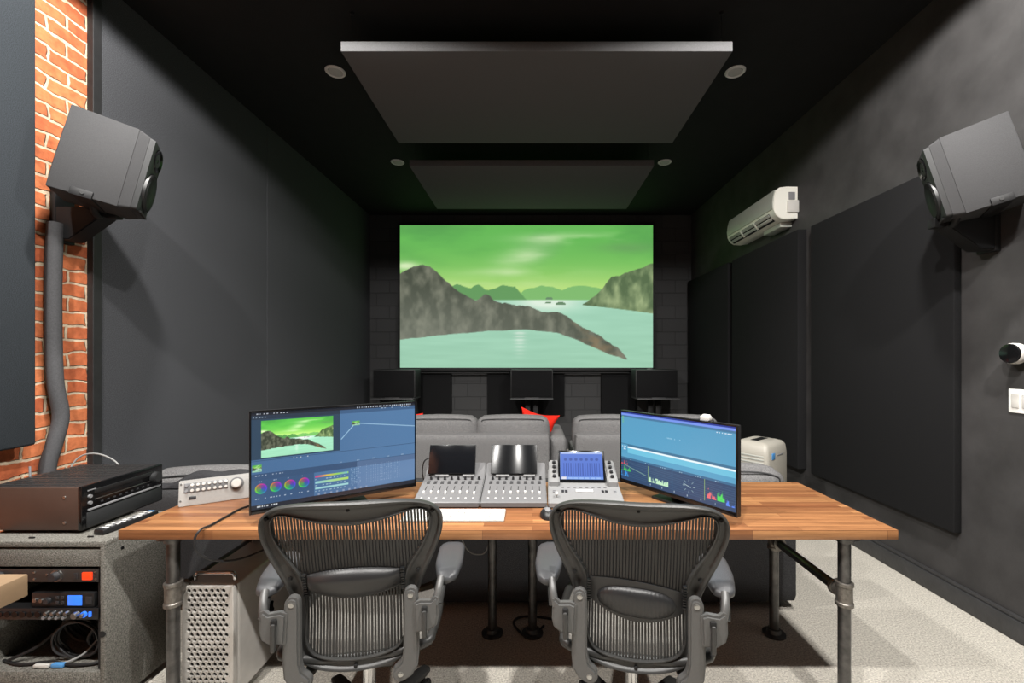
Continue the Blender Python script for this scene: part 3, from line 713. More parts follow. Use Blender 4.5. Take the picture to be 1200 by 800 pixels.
sofa('grey fabric sofa facing the screen, seen from behind, behind the two black tablets', -2.12, .335, 4.03, .92, .695, .50, 'sofa', 3, .835, arm_l=True, arm_r=True, arm_z=.66)
sofa('grey fabric sofa behind the blue lit tablet and right monitor, facing the screen', .40, 1.98, 4.03, .92, .695, .50, 'sofa', 2, .835, arm_l=False, arm_r=True, arm_z=.60)
# low sofa right behind the desk
t = sofa('low shade-darkened grey sofa standing directly behind the desk with its back to the desk', -2.42, 1.49, 2.43, .95, .68, .44, 'sofa_shaded', 4, .70, arm_l=False, arm_r=False, backc=False)
def loose(label, c, size, rz, rx, m, name='cushion', cat='cushion', puff=.03, pipe=True):
    t = thing(name, label, cat, c, rz)
    MB().cushion((0, 0, 0), size, .07, puff=puff, n=12, mtx=RX(rx)).build('pad', m, t)
    if pipe:
        hx, hy, hz = (s / 2 for s in size)
        p = [(-hx + .03, -hy + .01, hz * .2), (-hx + .05, -hy, hz - .045), (-hx * .5, -hy - .004, hz - .02), (0, -hy - .006, hz - .012), (hx * .5, -hy - .004, hz - .02), (hx - .05, -hy, hz - .045), (hx - .03, -hy + .01, hz * .2)]
        MB().tube([RX(rx) @ Vector(q) for q in p], .0055, seg=6).build('piping', 'piping', t)
    return t
loose('grey sofa back cushion with dark piping rising behind right end of desk', (1.27, 2.75, .632), (.56, .18, .19), .02, -.08, 'sofa')
loose('grey sofa back cushion rising behind the silver controller and receiver', (-1.87, 2.75, .622), (1.04, .18, .18), -.02, -.08, 'sofa')
# dark throw folded over the sofa behind the controller
def throw():
    t = thing('throw_blanket', 'charcoal throw draped behind the left end of desk beside the silver controller', 'blanket', (-1.66, 2.445, 0))
    nx, ny = 26, 10; rows = []
    top, bot = [], []
    bm = bmesh.new(); V = [[None] * ny for _ in range(nx)]
    for i in range(nx):
        for j in range(ny):
            f = i / (nx - 1); g = j / (ny - 1)
            x = -.46 + f * .82; y = .005 + g * .09
            z = .69 + .075 * (1 / (1 + math.exp(-(f - .13) * 28))) + .02 * f - .02 * (2 * g - 1) ** 2 + .006 * math.sin(f * 23 + g * 3)
            V[i][j] = bm.verts.new((x, y, z))
    for i in range(nx - 1):
        for j in range(ny - 1): bm.faces.new((V[i][j], V[i + 1][j], V[i + 1][j + 1], V[i][j + 1]))
    bnd = [e for e in bm.edges if len(e.link_faces) == 1]
    r = bmesh.ops.extrude_edge_only(bm, edges=bnd)
    for v in [g for g in r['geom'] if isinstance(g, bmesh.types.BMVert)]: v.co.z = max(.684, v.co.z - .16)
    m = MB(); m.bm.free(); m.bm = bm
    m.build('cloth', 'throw', t, smooth=70)
throw()
def pillow(label, c, size, hsize, rots):
    t = thing('throw_pillow', label, 'pillow', c)
    t.rotation_euler = rots
    bm = bmesh.new(); bmesh.ops.create_cube(bm, size=2); bmesh.ops.subdivide_edges(bm, edges=list(bm.edges), cuts=14, use_grid_fill=True)
    for v in bm.verts:
        x, y, z = v.co
        e = max(abs(x), abs(z)); th = (1 - abs(x) ** 2.4) * (1 - abs(z) ** 2.4)
        pin = 1 - .22 * (1 - min(abs(x), abs(z)) ** 2) * (1 if e > .0 else 0) * e * e
        v.co = (x * size / 2 * pin, y * (.012 + .075 * th ** .6), z * hsize / 2 * pin)
    m = MB(); m.bm.free(); m.bm = bm; m.build('cover', 'red', t, smooth=80)
pillow('red throw pillow poking out behind the sofa back cushion beneath the centre speaker', (.05, 4.55, .692), .41, .33, (-.08, .22, 0))
pillow('red throw pillow just showing beside the right edge of the left monitor', (-1.36, 4.545, .68), .42, .33, (-.08, 0.05, 0))

# air purifier -------------------------------------------------------------------
t = thing('air_purifier', 'white air purifier with side vents and blue sticker behind right end of sofa', 'air purifier', (1.80, 3.45, 0), math.radians(38)); t.scale = (1, 1, .965)
b = MB(); rings = []
for (z, hx, hy) in ((0, .16, .125), (.02, .175, .14), (.70, .175, .14), (.765, .168, .132), (.79, .15, .115), (.80, .12, .09)):
    ring = []; r = .03
    for (sx, sy, a0) in ((1, 1, 0), (-1, 1, 90), (-1, -1, 180), (1, -1, 270)):
        for k in range(4):
            an = math.radians(a0 + 30 * k); ring.append((sx * (hx - r) + r * math.cos(an), sy * (hy - r) + r * math.sin(an), z))
    rings.append(ring)
b.loft(rings); b.build('body', 'purifier', t)
for k in range(16): MB().box(-.178, -.172, -.11, .11, .30 + k * .026, .312 + k * .026, bev=.002).build('vent_slat', 'ac_front', t)
MB().box(-.09, .09, -.025, .03, .797, .804, bev=.003).build('top_slot', 'black_plastic', t)
MB().box(-.11, -.06, -.1435, -.139, .67, .72, bev=.001).build('sticker', 'blue', t)['label'] = 'light blue square sticker'
MB().box(-.02, .08, -.1425, -.139, .69, .70, bev=.001).build('name_strip', 'key_grey', t)
# ---------------------------------------------------------------- mesh office chairs
HALF = [(0, 22, 0, 124), (120, 22, 110, 113), (230, 29, 205, 90), (310, 46, 262, 76), (362, 78, 305, 82), (385, 125, 326, 112), (382, 185, 320, 168),
        (356, 262, 286, 242), (320, 340, 242, 308), (288, 410, 216, 358), (264, 480, 208, 425), (244, 560, 207, 512), (236, 640, 207, 590),
        (228, 700, 200, 650), (190, 744, 165, 695), (100, 768, 90, 714), (0, 774, 0, 720)]
ZT, ZS = .992, .562
def sz(zy): return (zy - 22) / 738.0
def mper(zy): return (1.307 + .083 * sz(zy)) / 1855.0
def back_y(u, zy):
    s = sz(zy)
    return -.285 + .085 * s + .030 * math.exp(-((s - .62) / .26) ** 2) - .012 * math.exp(-((s - 0.0) / .16) ** 2) + .62 * u * u
def BP(hw, zy, h=0.0):
    u = hw * mper(zy)
    return Vector((u, back_y(u, zy) - h, ZT - ZS * sz(zy)))
def crom(P, sub, closed=True):
    n = len(P); Q = []
    for i in range(n):
        a, b, c, d = (np.array(P[(i + k) % n], float) for k in (-1, 0, 1, 2))
        for k in range(sub):
            t = k / sub
            Q.append(.5 * ((2 * b) + (-a + c) * t + (2 * a - 5 * b + 4 * c - d) * t * t + (-a + 3 * b - 3 * c + d) * t ** 3))
    return Q
FULL = HALF + [(-a, b, -c, d) for (a, b, c, d) in HALF[-2:0:-1]]
RING = crom(FULL, 5)
def inner_spans(hw):
    """top and bottom of the mesh opening along a vertical line, as zy intervals"""
    P = [(r[2], r[3]) for r in RING]; xs = []
    for i in range(len(P)):
        (x0, y0), (x1, y1) = P[i], P[(i + 1) % len(P)]
        if (x0 - hw) * (x1 - hw) < 0: xs.append(y0 + (y1 - y0) * (hw - x0) / (x1 - x0))
    xs.sort()
    return [(xs[i], xs[i + 1]) for i in range(0, len(xs) - 1, 2)]

def make_chair(label, loc, rz, oval, tuck):
    t = thing('office_chair', label, 'chair', loc, rz)
    # back frame ring
    cs = [(.0, -.008), (-.015, .002), (.01, .011), (.07, .0155), (.16, .015), (.26, .010), (.36, .004), (.70, .0035), (.80, .006), (.88, .0105), (.95, .010), (1.0, .003), (1.0, -.006), (.5, -.012)]
    rings = []
    for (ou, oz, iu, iz) in RING:
        ring = []
        for (f, h) in cs:
            ring.append(BP(ou + (iu - ou) * f, oz + (iz - oz) * f, h))
        rings.append(ring)
    fr = MB().loft(rings, closed_path=True).build('back_frame', 'chair_frame', t, smooth=50)
    for (hw, zy) in ((-345, 92), (345, 92), (-268, 365), (268, 365), (0, 752), (0, 52)):
        p = BP(hw, zy, .004); MB().cyl(p, p - Vector((0, .008, 0)), .006, .005, seg=12).build('screw_cap', 'black_hole', fr)
    # woven mesh strands
    b = MB(); pitch = 13.4; k = -25
    strand_w = 8.8
    while k <= 25:
        hw = k * pitch + .02; k += 1
        for (z0, z1) in inner_spans(hw):
            z0 -= 5; z1 += 5
            n = max(3, int((z1 - z0) / 28)); L, R_, L2, R2 = [], [], [], []
            for i in range(n + 1):
                zy = z0 + (z1 - z0) * i / n
                for (lst, d, h) in ((L, -.5, .001), (R_, .5, .001), (R2, .5, -.001), (L2, -.5, -.001)):
                    lst.append(b.bm.verts.new(BP(hw + d * strand_w, zy, h)))
            for i in range(n):
                for (A, B) in ((L, R_), (R_, R2), (R2, L2), (L2, L)):
                    b.bm.faces.new((A[i], B[i], B[i + 1], A[i + 1]))
    # fine cross threads
    b.build('back_mesh', 'chair_mesh', t, smooth=0)
    # lumbar support
    def shell(fn_top, fn_bot, hw, hfun, m, name, n=30, nz=8):
        g = MB(); F, Bk = [], []
        for i in range(n + 1):
            f = -1 + 2 * i / n; u = f * hw; a, c = fn_top(f), fn_bot(f)
            F.append([g.bm.verts.new(BP(u, a + (c - a) * j / nz, hfun(f, j / nz))) for j in range(nz + 1)])
            Bk.append([g.bm.verts.new(BP(u, a + (c - a) * j / nz, .003)) for j in range(nz + 1)])
        for i in range(n):
            for j in range(nz):
                g.bm.faces.new((F[i][j], F[i + 1][j], F[i + 1][j + 1], F[i][j + 1])); g.bm.faces.new((Bk[i][j], Bk[i][j + 1], Bk[i + 1][j + 1], Bk[i + 1][j]))
            g.bm.faces.new((F[i][0], Bk[i][0], Bk[i + 1][0], F[i + 1][0])); g.bm.faces.new((F[i][nz], F[i + 1][nz], Bk[i + 1][nz], Bk[i][nz]))
        for j in range(nz):
            g.bm.faces.new((F[0][j], F[0][j + 1], Bk[0][j + 1], Bk[0][j])); g.bm.faces.new((F[n][j], Bk[n][j], Bk[n][j + 1], F[n][j + 1]))
        return g.build(name, m, t, smooth=60)
    if not oval:
        lp = shell(lambda f: 318 + 30 * abs(f) ** 2.2, lambda f: 462 - 44 * abs(f) ** 2.0, 202,
                   lambda f, g: .006 + .026 * max(0, 1 - abs(f) ** 5) ** .7 * math.sin(PI * min(1, max(0, g))) ** .7 + .008 * math.exp(-((g - .28) / .12) ** 2) * (1 - f * f), 'lumbar', 'lumbar_pad')
    else:
        lp = shell(lambda f: 402 + 24 * f - 26 * (1 - f * f), lambda f: 498 + 18 * f + 62 * (1 - f * f), 200,
                   lambda f, g: .006 + .006 * (1 - f * f) * math.sin(PI * g), 'lumbar', 'lumbar_band')
        def he(f, g): return .012 + .024 * math.sqrt(max(0, 1 - f * f)) * math.sin(PI * g) ** .6 + .0006 * math.sin(f * 60)
        pad = shell(lambda f: 472 + 14 * f - 66 * math.sqrt(max(0, 1 - abs(f) ** 2.6)), lambda f: 474 + 14 * f + 64 * math.sqrt(max(0, 1 - abs(f) ** 2.6)), 168, he, 'lumbar', 'lumbar_pad', 60)
    for s in (-1, 1):
        g = MB()
        for k in range(9): p = BP(s * 204, 372 + k * 12 + (20 if oval else -30), .011); g.box(p.x - .006, p.x + .006, p.y - .004, p.y + .008, p.z - .0025, p.z + .0025)
        g.build('lumbar_slider', 'black_plastic', t, smooth=0)
    # side yokes with bolts
    for s in (-1, 1):
        g = MB(); path = [(.176, .672), (.177, .62), (.178, .55), (.178, .49), (.173, .455), (.160, .434), (.146, .425)]
        # widened outline round the path
        hwid = [.021, .023, .0235, .0245, .027, .028, .026]
        L, R_ = [], []
        for i, (x, z) in enumerate(path):
            a = path[max(0, i - 1)]; c = path[min(len(path) - 1, i + 1)]; d = Vector((c[0] - a[0], c[1] - a[1])).normalized(); nn = Vector((-d.y, d.x))
            L.append((x + nn.x * hwid[i], z + nn.y * hwid[i])); R_.append((x - nn.x * hwid[i], z - nn.y * hwid[i]))
        def cap(c, r, a0): return [(c[0] + r * math.cos(a0 - PI * k / 8), c[1] + r * math.sin(a0 - PI * k / 8)) for k in range(1, 8)]
        d = Vector((path[-1][0] - path[-2][0], path[-1][1] - path[-2][1])); a1 = math.atan2(d.y, d.x)
        out = L + cap(path[-1], hwid[-1], a1 + PI / 2) + R_[::-1] + cap(path[0], hwid[0], -PI / 2 + PI / 2 + PI + 0.0)
        out = [(s * x, z) for (x, z) in out]
        y0 = -.252
        g.prism(out, 'y', y0, y0 + .034, bev=.006)
        yk = g.build('back_yoke', 'chair_grey', t, smooth=40)
        for (x, z) in (path[0], path[-1]):
            bo = MB().cyl((s * x, y0 + .004, z), (s * x, y0 - .003, z), .0085, seg=16, bev=.002); bo.build('bolt', 'steel', yk)
        MB().tube([(s * .150, -.225, .430), (s * .150, -.16, .405), (s * .135, -.04, .392), (s * .10, .06, .39)], .018, seg=10).build('linkage_arm', 'chair_frame', t)
    # arms
    for s in (-1, 1):
        g = MB()
        g.prism([(s * x, z) for (x, z) in ((.186, .648), (.205, .655), (.238, .652), (.252, .664), (.262, .66), (.264, .60), (.258, .575), (.235, .558), (.19, .556))], 'y', -.262, -.235, bev=.007)
        g.tube([(s * .252, -.248, .635), (s * .262, -.235, .672), (s * .268, -.205, .70)], .012, seg=10)
        br = g.build('arm_bracket', 'chair_grey', t)
        MB().box(s * .220 - .0075, s * .220 + .0075, -.277, -.258, .545, .630, bev=.006).build('height_lever', 'chair_frame', br)
        MB().box(s * .220 - .009, s * .220 + .009, -.270, -.255, .618, .640, bev=.004).build('lever_slot', 'black_hole', br)
        MB().tube([(s * .262, -.235, .63), (s * .270, -.20, .665), (s * .282, -.13, .675), (s * .288, -.06, .678)], .0145, seg=12).build('arm_post', 'chair_frame', t)
        rings = []
        toe = -.05
        for i in range(15):
            f = i / 14; y = -.21 + .255 * f
            w = (.024 + .024 * min(1, (f / .42)) ** .6) * (1 if f < .86 else math.sqrt(max(.06, 1 - ((f - .86) / .15) ** 2)) * .85 + .15)
            if f == 0: w = .012
            th = .019 * (min(1, .55 + f * 3)); zc = .695 - .006 * (1 - f) ** 2 + .004 * math.sin(PI * f)
            cx = s * ((.268 if s == tuck else .286) + .016 * f)
            ring = []
            for k in range(16):
                an = 2 * PI * k / 16; ca, sa = math.cos(an), math.sin(an)
                ring.append((cx + w * math.copysign(abs(ca) ** .6, ca), y, zc + th * math.copysign(abs(sa) ** .7, sa)))
            rings.append(ring)
        MB().loft(rings).build('arm_pad', 'arm_pad', t, smooth=60)
    # seat
    def seat_pt(f, g):        # f in -1..1 across, g 0 back .. 1 front
        w = .215 + .035 * math.sin(PI * min(1, g * .9 + .1)) ; x = f * w
        y = -.185 + .455 * g
        z = .455 + .03 * abs(f) ** 3 - .045 * max(0, g - .7) ** 2 / .09 - .012 * math.sin(PI * g) * (1 - f * f)
        return Vector((x, y, z))
    g = MB(); n = 16
    T = [[g.bm.verts.new(seat_pt(-1 + 2 * i / n, j / n)) for j in range(n + 1)] for i in range(n + 1)]
    Bt = [[g.bm.verts.new(seat_pt(-1 + 2 * i / n, j / n) - Vector((0, 0, .006))) for j in range(n + 1)] for i in range(n + 1)]
    for i in range(n):
        for j in range(n):
            g.bm.faces.new((T[i][j], T[i + 1][j], T[i + 1][j + 1], T[i][j + 1])); g.bm.faces.new((Bt[i][j], Bt[i][j + 1], Bt[i + 1][j + 1], Bt[i + 1][j]))
    g.build('seat_mesh', 'seat_mesh', t, smooth=60)
    rim = [seat_pt(-1, j / 10) for j in range(0, 11)] + [seat_pt(-1 + 2 * i / 8, 1) for i in range(1, 9)] + [seat_pt(1, 1 - j / 10) for j in range(1, 11)] + [seat_pt(1 - 2 * i / 8, 0) for i in range(1, 8)]
    MB().tube([p - Vector((0, 0, .004)) for p in rim], .016, seg=10, sub=3, closed=True).build('seat_frame', 'chair_frame', t, smooth=60)
    # mechanism, column, base
    MB().box(-.11, .11, -.12, .16, .355, .415, bev=.02, seg=3).cyl((-.13, .05, .395), (.13, .05, .395), .022, seg=16).build('tilt_mechanism', 'chair_frame', t)
    for s in (-1, 1): MB().tube([(s * .11, .08, .39), (s * .18, .06, .395), (s * .215, .02, .435)], .014, seg=8).build('seat_bracket', 'chair_frame', t)
    kn = MB().cyl((.13, .05, .385), (.21, .05, .385), .006, seg=10).box(.20, .245, .025, .075, .377, .393, bev=.006).build('tilt_lever', 'black_plastic', t)
    MB().cyl((0, 0, .16), (0, 0, .36), .022, seg=24).build('column', 'chrome', t)
    MB().cyl((0, 0, .085), (0, 0, .20), .036, .028, seg=24, bev=.004).build('column_sleeve', 'black_plastic', t)
    base = MB().lathe([(.0, .075), (.052, .075), (.056, .095), (.045, .12), (0, .122)], 28).build('base_hub', 'chair_frame', t)
    for k in range(5):
        a = PI / 2 + math.radians(36) + k * 2 * PI / 5; d = Vector((math.cos(a), math.sin(a), 0)); p = Vector((-d.y, d.x, 0))
        rings = []
        for (r, w, z0, z1) in ((.03, .034, .075, .118), (.12, .031, .080, .114), (.22, .027, .079, .105), (.29, .024, .076, .097), (.315, .020, .077, .094)):
            q = [(-1, 0), (-1, .75), (-.7, 1), (.7, 1), (1, .75), (1, 0)]
            rings.append([tuple(d * r + p * (w * x) + Vector((0, 0, z0 + (z1 - z0) * z))) for (x, z) in q])
        MB().loft(rings).build('base_leg', 'chair_frame', t)
        c = d * .293
        w = MB()
        for s in (-1, 1): w.cyl(c + p * (s * .008) + Vector((0, 0, .028)), c + p * (s * .024) + Vector((0, 0, .028)), .027, seg=20, bev=.004)
        w.cyl(c + Vector((0, 0, .03)), c + Vector((0, 0, .085)), .007, seg=10)
        w.build('caster', 'black_plastic', t)
    return t
make_chair('left mesh office chair with smooth black lumbar pad, in front of left monitor', (-.600, 1.60, 0), math.radians(9), False, -1)
make_chair('right mesh office chair with ribbed oval lumbar pad, in front of right monitor', (.362, 1.59, 0), math.radians(-9), True, 1)
# ---------------------------------------------------------------- devices on the desk
def monitor(label, bl, br_, zb, zt, img, m_asp=.012, tilt=0.0):
    """bl / br_: world XY of the left and right lower corners of the front"""
    a = Vector(bl); c = Vector(br_); mid = (a + c) / 2; w = (c - a).length; h = zt - zb; yaw = math.atan2(c.y - a.y, c.x - a.x)
    t = thing('computer_monitor', label, 'monitor', (mid.x, mid.y, DZ), yaw)
    z0 = zb - DZ; z1 = zt - DZ
    hs = MB().box(-w / 2, w / 2, .004, .030, z0, z1, bev=.004).box(-w * .3, w * .3, .028, .055, z0 + h * .15, z1 - h * .2, bev=.012).build('housing', 'black_plastic', t)
    f = MB(); e = .007
    f.box(-w / 2, -w / 2 + e, 0, .008, z0, z1, bev=.0015).box(w / 2 - e, w / 2, 0, .008, z0, z1, bev=.0015).box(-w / 2 + e, w / 2 - e, 0, .008, z1 - e, z1, bev=.0015).box(-w / 2 + e, w / 2 - e, 0, .008, z0, z0 + .018, bev=.0015)
    f.build('bezel', 'gloss_black', t)
    picture('display', img, w - 2 * e, h - e - .018, t, 'display', (0, .0035, (z0 + .018 + z1 - e) / 2))
    MB().box(-.035, .035, .045, .075, .012, z0 + h * .6, bev=.006).build('stand_neck', 'black_plastic', t)
    MB().box(-.12, .12, .01, .19, 0, .012, bev=.005).build('stand_base', 'black_plastic', t)
    return t, w, h, z0, z1
monitor('left computer monitor showing colour wheels and a green landscape, on the desk', (-1.117, 1.716), (-.562, 2.105), .800, 1.212, grading_screen())
RM, rw, rh, rz0, rz1 = monitor('right computer monitor showing light blue timeline and coloured scopes, on the desk', (.442, 2.20), (.800, 1.70), .797, 1.158, scope_screen())
s = thing('monitor_sensor', 'small white sensor clipped on top edge of the right monitor', 'sensor', (0, 0, 0))
s.location = (RM.location.x + .095, RM.location.y - .128, DZ + rz1); s.rotation_euler = (0, 0, RM.rotation_euler.z)
MB().box(-.022, .022, .006, .030, .002, .020, bev=.004).box(-.016, .016, .012, .030, .018, .026, bev=.003).build('body', 'white_plastic', s)
MB().box(-.018, .018, .0005, .034, 0, .004, bev=.001).build('clip', 'key_grey', s)

def fader_console(label, x0, x1, y0, y1, yaw=0.0):
    w = x1 - x0; d = y1 - y0
    t = thing('fader_console', label, 'mixing console', ((x0 + x1) / 2, y0, DZ), yaw)
    # side profile (y, z): wedge rising to the back
    prof = [(0, .006), (0, .024), (.006, .029), (.225, .078), (d - .01, .130), (d, .126), (d, .004), (.02, .004)]
    MB().prism(prof, 'x', -w / 2, w / 2, bev=.004).build('body', 'console', t)
    MB().box(-w / 2 + .01, w / 2 - .01, .004, d - .02, 0, .006).build('foot_pad', 'black_plastic', t)
    sl = math.atan2(.049, .219)
    def on(y, z=0): return Matrix.Translation((0, y, .029 + (y - .006) * math.tan(sl) + .0005)) @ RX(sl)
    n = 8; p = (w - .03) / n
    sl_o = MB(); kb = []; fd = []; slot = MB()
    for i in range(n):
        x = -w / 2 + .015 + p * (i + .5)
        slot.box(x - .0012, x + .0012, -.005, .058, -.001, .0012)
    o = slot.build('fader_slots', 'black_hole', t, smooth=0); o.matrix_local = on(.075)
    cap = knob = btn = sel = None
    fy = [.004, .006, .005, .003, .007, .005, .006, .0]
    for i in range(n):
        x = -w / 2 + .015 + p * (i + .5)
        if cap is None:
            cap = MB().loft([[(-.005, -.009, 0), (.005, -.009, 0), (.005, .009, 0), (-.005, .009, 0)], [(-.004, -.007, .008), (.004, -.007, .008), (.004, .007, .008), (-.004, .007, .008)]]).build('fader_cap', 'key_white', t)
            knob = MB().cyl((0, 0, 0), (0, 0, .016), .0062, .0052, seg=16, bev=.001).build('knob', 'dark_key', t)
            btn = MB().box(-.0075, .0075, -.0035, .0035, 0, .003, bev=.001).build('button', 'dark_key', t)
            sel = MB().box(-.0045, .0045, -.004, .004, 0, .002, bev=.001).build('select_button', 'key_white', t)
            its = (cap, knob, btn, sel)
        else: its = tuple(copy_part(q, t) for q in (cap, knob, btn, sel))
        for q, yy in zip(its, (.070 + fy[i], .196, .158, .030)):
            q.matrix_local = on(yy) @ Matrix.Translation((x + (.006 if q is its[1] else 0), 0, 0))
        b2 = copy_part(btn, t); b2.matrix_local = on(.172) @ Matrix.Translation((x, 0, 0))
    for (xa, xb) in ((-.33, -.10), (.13, .33)):
        lip = MB().box(w * xa, w * xb, 0, .012, 0, .012, bev=.003).build('tablet_rest', 'console_light', t); lip.matrix_local = on(.212)
    return t
CY = 1.915
fader_console('left grey fader console holding the dark blank tablet, beside left monitor', -.528, -.234, CY, CY + .30)
fader_console('middle grey fader console holding the tablet with bright reflection', -.230, .064, CY, CY + .30)
def tablet(label, c, w, h, lean, img=None, rz=0.0, glass='dark_glass'):
    t = bpy.data.objects.new('tablet_computer', None); COL.objects.link(t); tag(t, label, 'tablet'); t.empty_display_size = .05
    t.matrix_world = Matrix.Translation(c) @ RZ(rz) @ RX(-lean)
    MB().box(-w / 2, w / 2, 0, .007, 0, h, bev=.003).build('case', 'black_plastic', t)
    MB().box(-w / 2 + .002, w / 2 - .002, -.0012, .002, .002, h - .002, bev=.0005).build('glass', glass, t)
    if img is not None:
        picture('display', img, w - .022, h - .022, t, 'display', (0, -.0016, h / 2))
    return t
tablet('dark blank tablet leaning on the left fader console', (-.398, CY + .222, .7605 + .091), .232, .142, .34)
tablet('dark tablet with bright streak reflections leaning on the middle fader console', (-.091, CY + .222, .7605 + .091), .228, .148, .50, None, 0.0, 'hazy_glass')
tag(MB().tube([(-.500, CY + .29, DZ + .10), (-.515, CY + .285, DZ + .15), (-.545, CY + .28, DZ + .14), (-.560, CY + .30, DZ + .08), (-.555, CY + .33, DZ + .02), (-.53, CY + .36, DZ + .006)], .0028, seg=8).cyl((-.505, CY + .289, DZ + .105), (-.512, CY + .286, DZ + .135), .0055, seg=10).build('cable', 'cable'), 'thin black cable looping behind left fader console beside the left monitor', 'cable')
# control dock with blue tablet
def dock():
    x0, x1 = .069, .405; w = x1 - x0; d = .30
    t = thing('control_dock', 'light grey control dock with side knobs holding the blue lit tablet', 'mixing console', ((x0 + x1) / 2, CY - .01, DZ), -.03)
    prof = [(0, .006), (0, .024), (.006, .028), (.16, .055), (d - .01, .10), (d, .096), (d, .004), (.02, .004)]
    MB().prism(prof, 'x', -w / 2, w / 2, bev=.004).build('body', 'console_light', t)
    sl = math.atan2(.045, .13); sl0 = math.atan2(.027, .154)
    for s in (-1, 1):
        wing = MB().prism([(.15, .048), (.15, .075), (.16, .083), (d - .005, .142), (d + .005, .138), (d + .005, .09)], 'x', s * (w / 2 - .055), s * (w / 2 - .005), bev=.006).build('knob_wing', 'console_light', t)
        a = math.atan2(.059, .135)
        for k in range(4):
            y = .178 + k * .032
            q = MB().cyl((0, 0, 0), (0, 0, .012), .0085, .0075, seg=18, bev=.001).build('knob', 'dark_key', wing)
            q.matrix_local = Matrix.Translation((s * (w / 2 - .03), y, .083 + (y - .16) * math.tan(a))) @ RX(a)
    def on(y): return Matrix.Translation((0, y, .028 + (y - .006) * math.tan(sl0) + .0005)) @ RX(sl0)
    for i in range(8):
        q = MB().box(-.007, .007, -.004, .004, 0, .003, bev=.001).build('button', 'key_grey', t); q.matrix_local = on(.140) @ Matrix.Translation((-.1 + i * .0285, 0, 0))
    for (xx, m) in ((-.10, 'dark_key'), (-.084, 'dark_key'), (.084, 'dark_key'), (.10, 'dark_key'), (-.14, 'key_grey'), (.14, 'key_grey')):
        for yy in (.095, .108):
            q = MB().box(-.006, .006, -.004, .004, 0, .003, bev=.001).build('button', m, t); q.matrix_local = on(yy) @ Matrix.Translation((xx, 0, 0))
    q = MB().box(-.04, .04, -.012, .012, 0, .004, bev=.002).build('touch_strip', 'key_white', t); q.matrix_local = on(.105)
    q = MB().cyl((0, 0, 0), (0, 0, .014), .006, seg=16).box(-.006, .006, -.011, .011, .012, .021, bev=.002).build('fader_cap', 'key_white', t); q.matrix_local = on(.05) @ Matrix.Translation((-.13, 0, 0))
    return t
dock()
tablet('tablet showing blue faders, leaning on the light grey control dock', (.237, CY + .168, DZ + .068), .228, .152, .45, dock_screen(), -.03)

# keyboard ------------------------------------------------------------------------
t = thing('keyboard', 'slim white keyboard on desk in front of the fader consoles', 'keyboard', (-.325, 1.815, DZ))
MB().prism([(-.06, .002), (-.06, .006), (.06, .012), (.06, .002)], 'x', -.21, .21, bev=.0015).build('body', 'alu', t)
key = None; ka = math.atan2(.006, .12)
for r in range(6):
    n = 15 if r != 5 else 9
    xs = []; x = -.203; p = .406 / 15
    widths = [p] * 15 if r != 5 else [p, p, p, p * 1.2, p * 6, p * 1.2, p, p, p * 1.6]
    sc = .406 / sum(widths)
    for wd in widths:
        wd *= sc
        if key is None or abs(wd - p) > 1e-4:
            q = MB().box(-wd / 2 + .0012, wd / 2 - .0012, -.0077, .0077, 0, .0022, bev=.0008).build('key', 'key_white', t)
            if key is None: key = q
        else: q = copy_part(key, t)
        y = .047 - r * .0188
        q.matrix_local = Matrix.Translation((x + wd / 2, y, .009 + y * math.tan(ka) + .0002)) @ RX(ka); x += wd
# mouse ----------------------------------------------------------------------------
t = thing('computer_mouse', 'dark mouse with grey top on desk left of the right chair', 'mouse', (.062, 1.825, DZ), .1)
b = bmesh.new(); bmesh.ops.create_uvsphere(b, u_segments=24, v_segments=14, radius=1)
for v in b.verts: v.co = (v.co.x * .031 * (1 - .12 * v.co.y), v.co.y * .056, max(0, v.co.z) * .034 * (1 - .2 * v.co.y) + (.0 if v.co.z > 0 else 0))
m_ = MB(); m_.bm.free(); m_.bm = b; m_.build('body', 'black_plastic', t, smooth=60)
b = bmesh.new(); bmesh.ops.create_uvsphere(b, u_segments=24, v_segments=14, radius=1)
for v in b.verts: v.co = (v.co.x * .024 * (1 - .12 * v.co.y), v.co.y * .05, max(0, v.co.z) * .0365 * (1 - .2 * v.co.y))
m_ = MB(); m_.bm.free(); m_.bm = b; m_.build('top_shell', 'key_grey', t, smooth=60)
MB().cyl((-.004, .03, .030), (.004, .03, .030), .006, seg=14).build('scroll_wheel', 'dark_key', t)

# silver controller ----------------------------------------------------------------
t = thing('monitor_controller', 'silver desktop audio controller with big white knob at left end of desk', 'audio controller', (-1.388, 2.03, DZ), math.atan2(.13, .215))
tl = math.radians(14); FH = .112; ft, fc = math.sin(tl), math.cos(tl)
MB().prism([(0, .002), (0, .006), (FH * ft, FH * fc), (FH * ft + .012, FH * fc), (.075, .08), (.075, .002)], 'x', -.208, .225, bev=.003).build('body', 'silver_face', t)
def P(x, z): return RX(-tl) @ Matrix.Translation((x, -.0005, z))
q = MB().box(-.190, -.028, -.002, .003, .056, .100, bev=.002).build('button_field', 'console', t); q.matrix_local = RX(-tl)
for r in range(2):
    for i in range(8):
        q = MB().cyl((0, .001, 0), (0, -.007, 0), .0072, .0062, seg=16, bev=.001).build('button', 'white_plastic' if i else 'key_grey', t); q.matrix_local = P(-.181 + i * .0208, .090 - r * .024)
q = MB().cyl((0, 0, 0), (0, -.005, 0), .028, seg=36).build('knob_collar', 'console', t); q.matrix_local = P(.006, .074)
q2 = MB().cyl((0, 0, 0), (0, -.03, 0), .0215, .019, seg=36, bev=.003).build('volume_knob', 'white_plastic', t); q2.matrix_local = P(.006, .074)
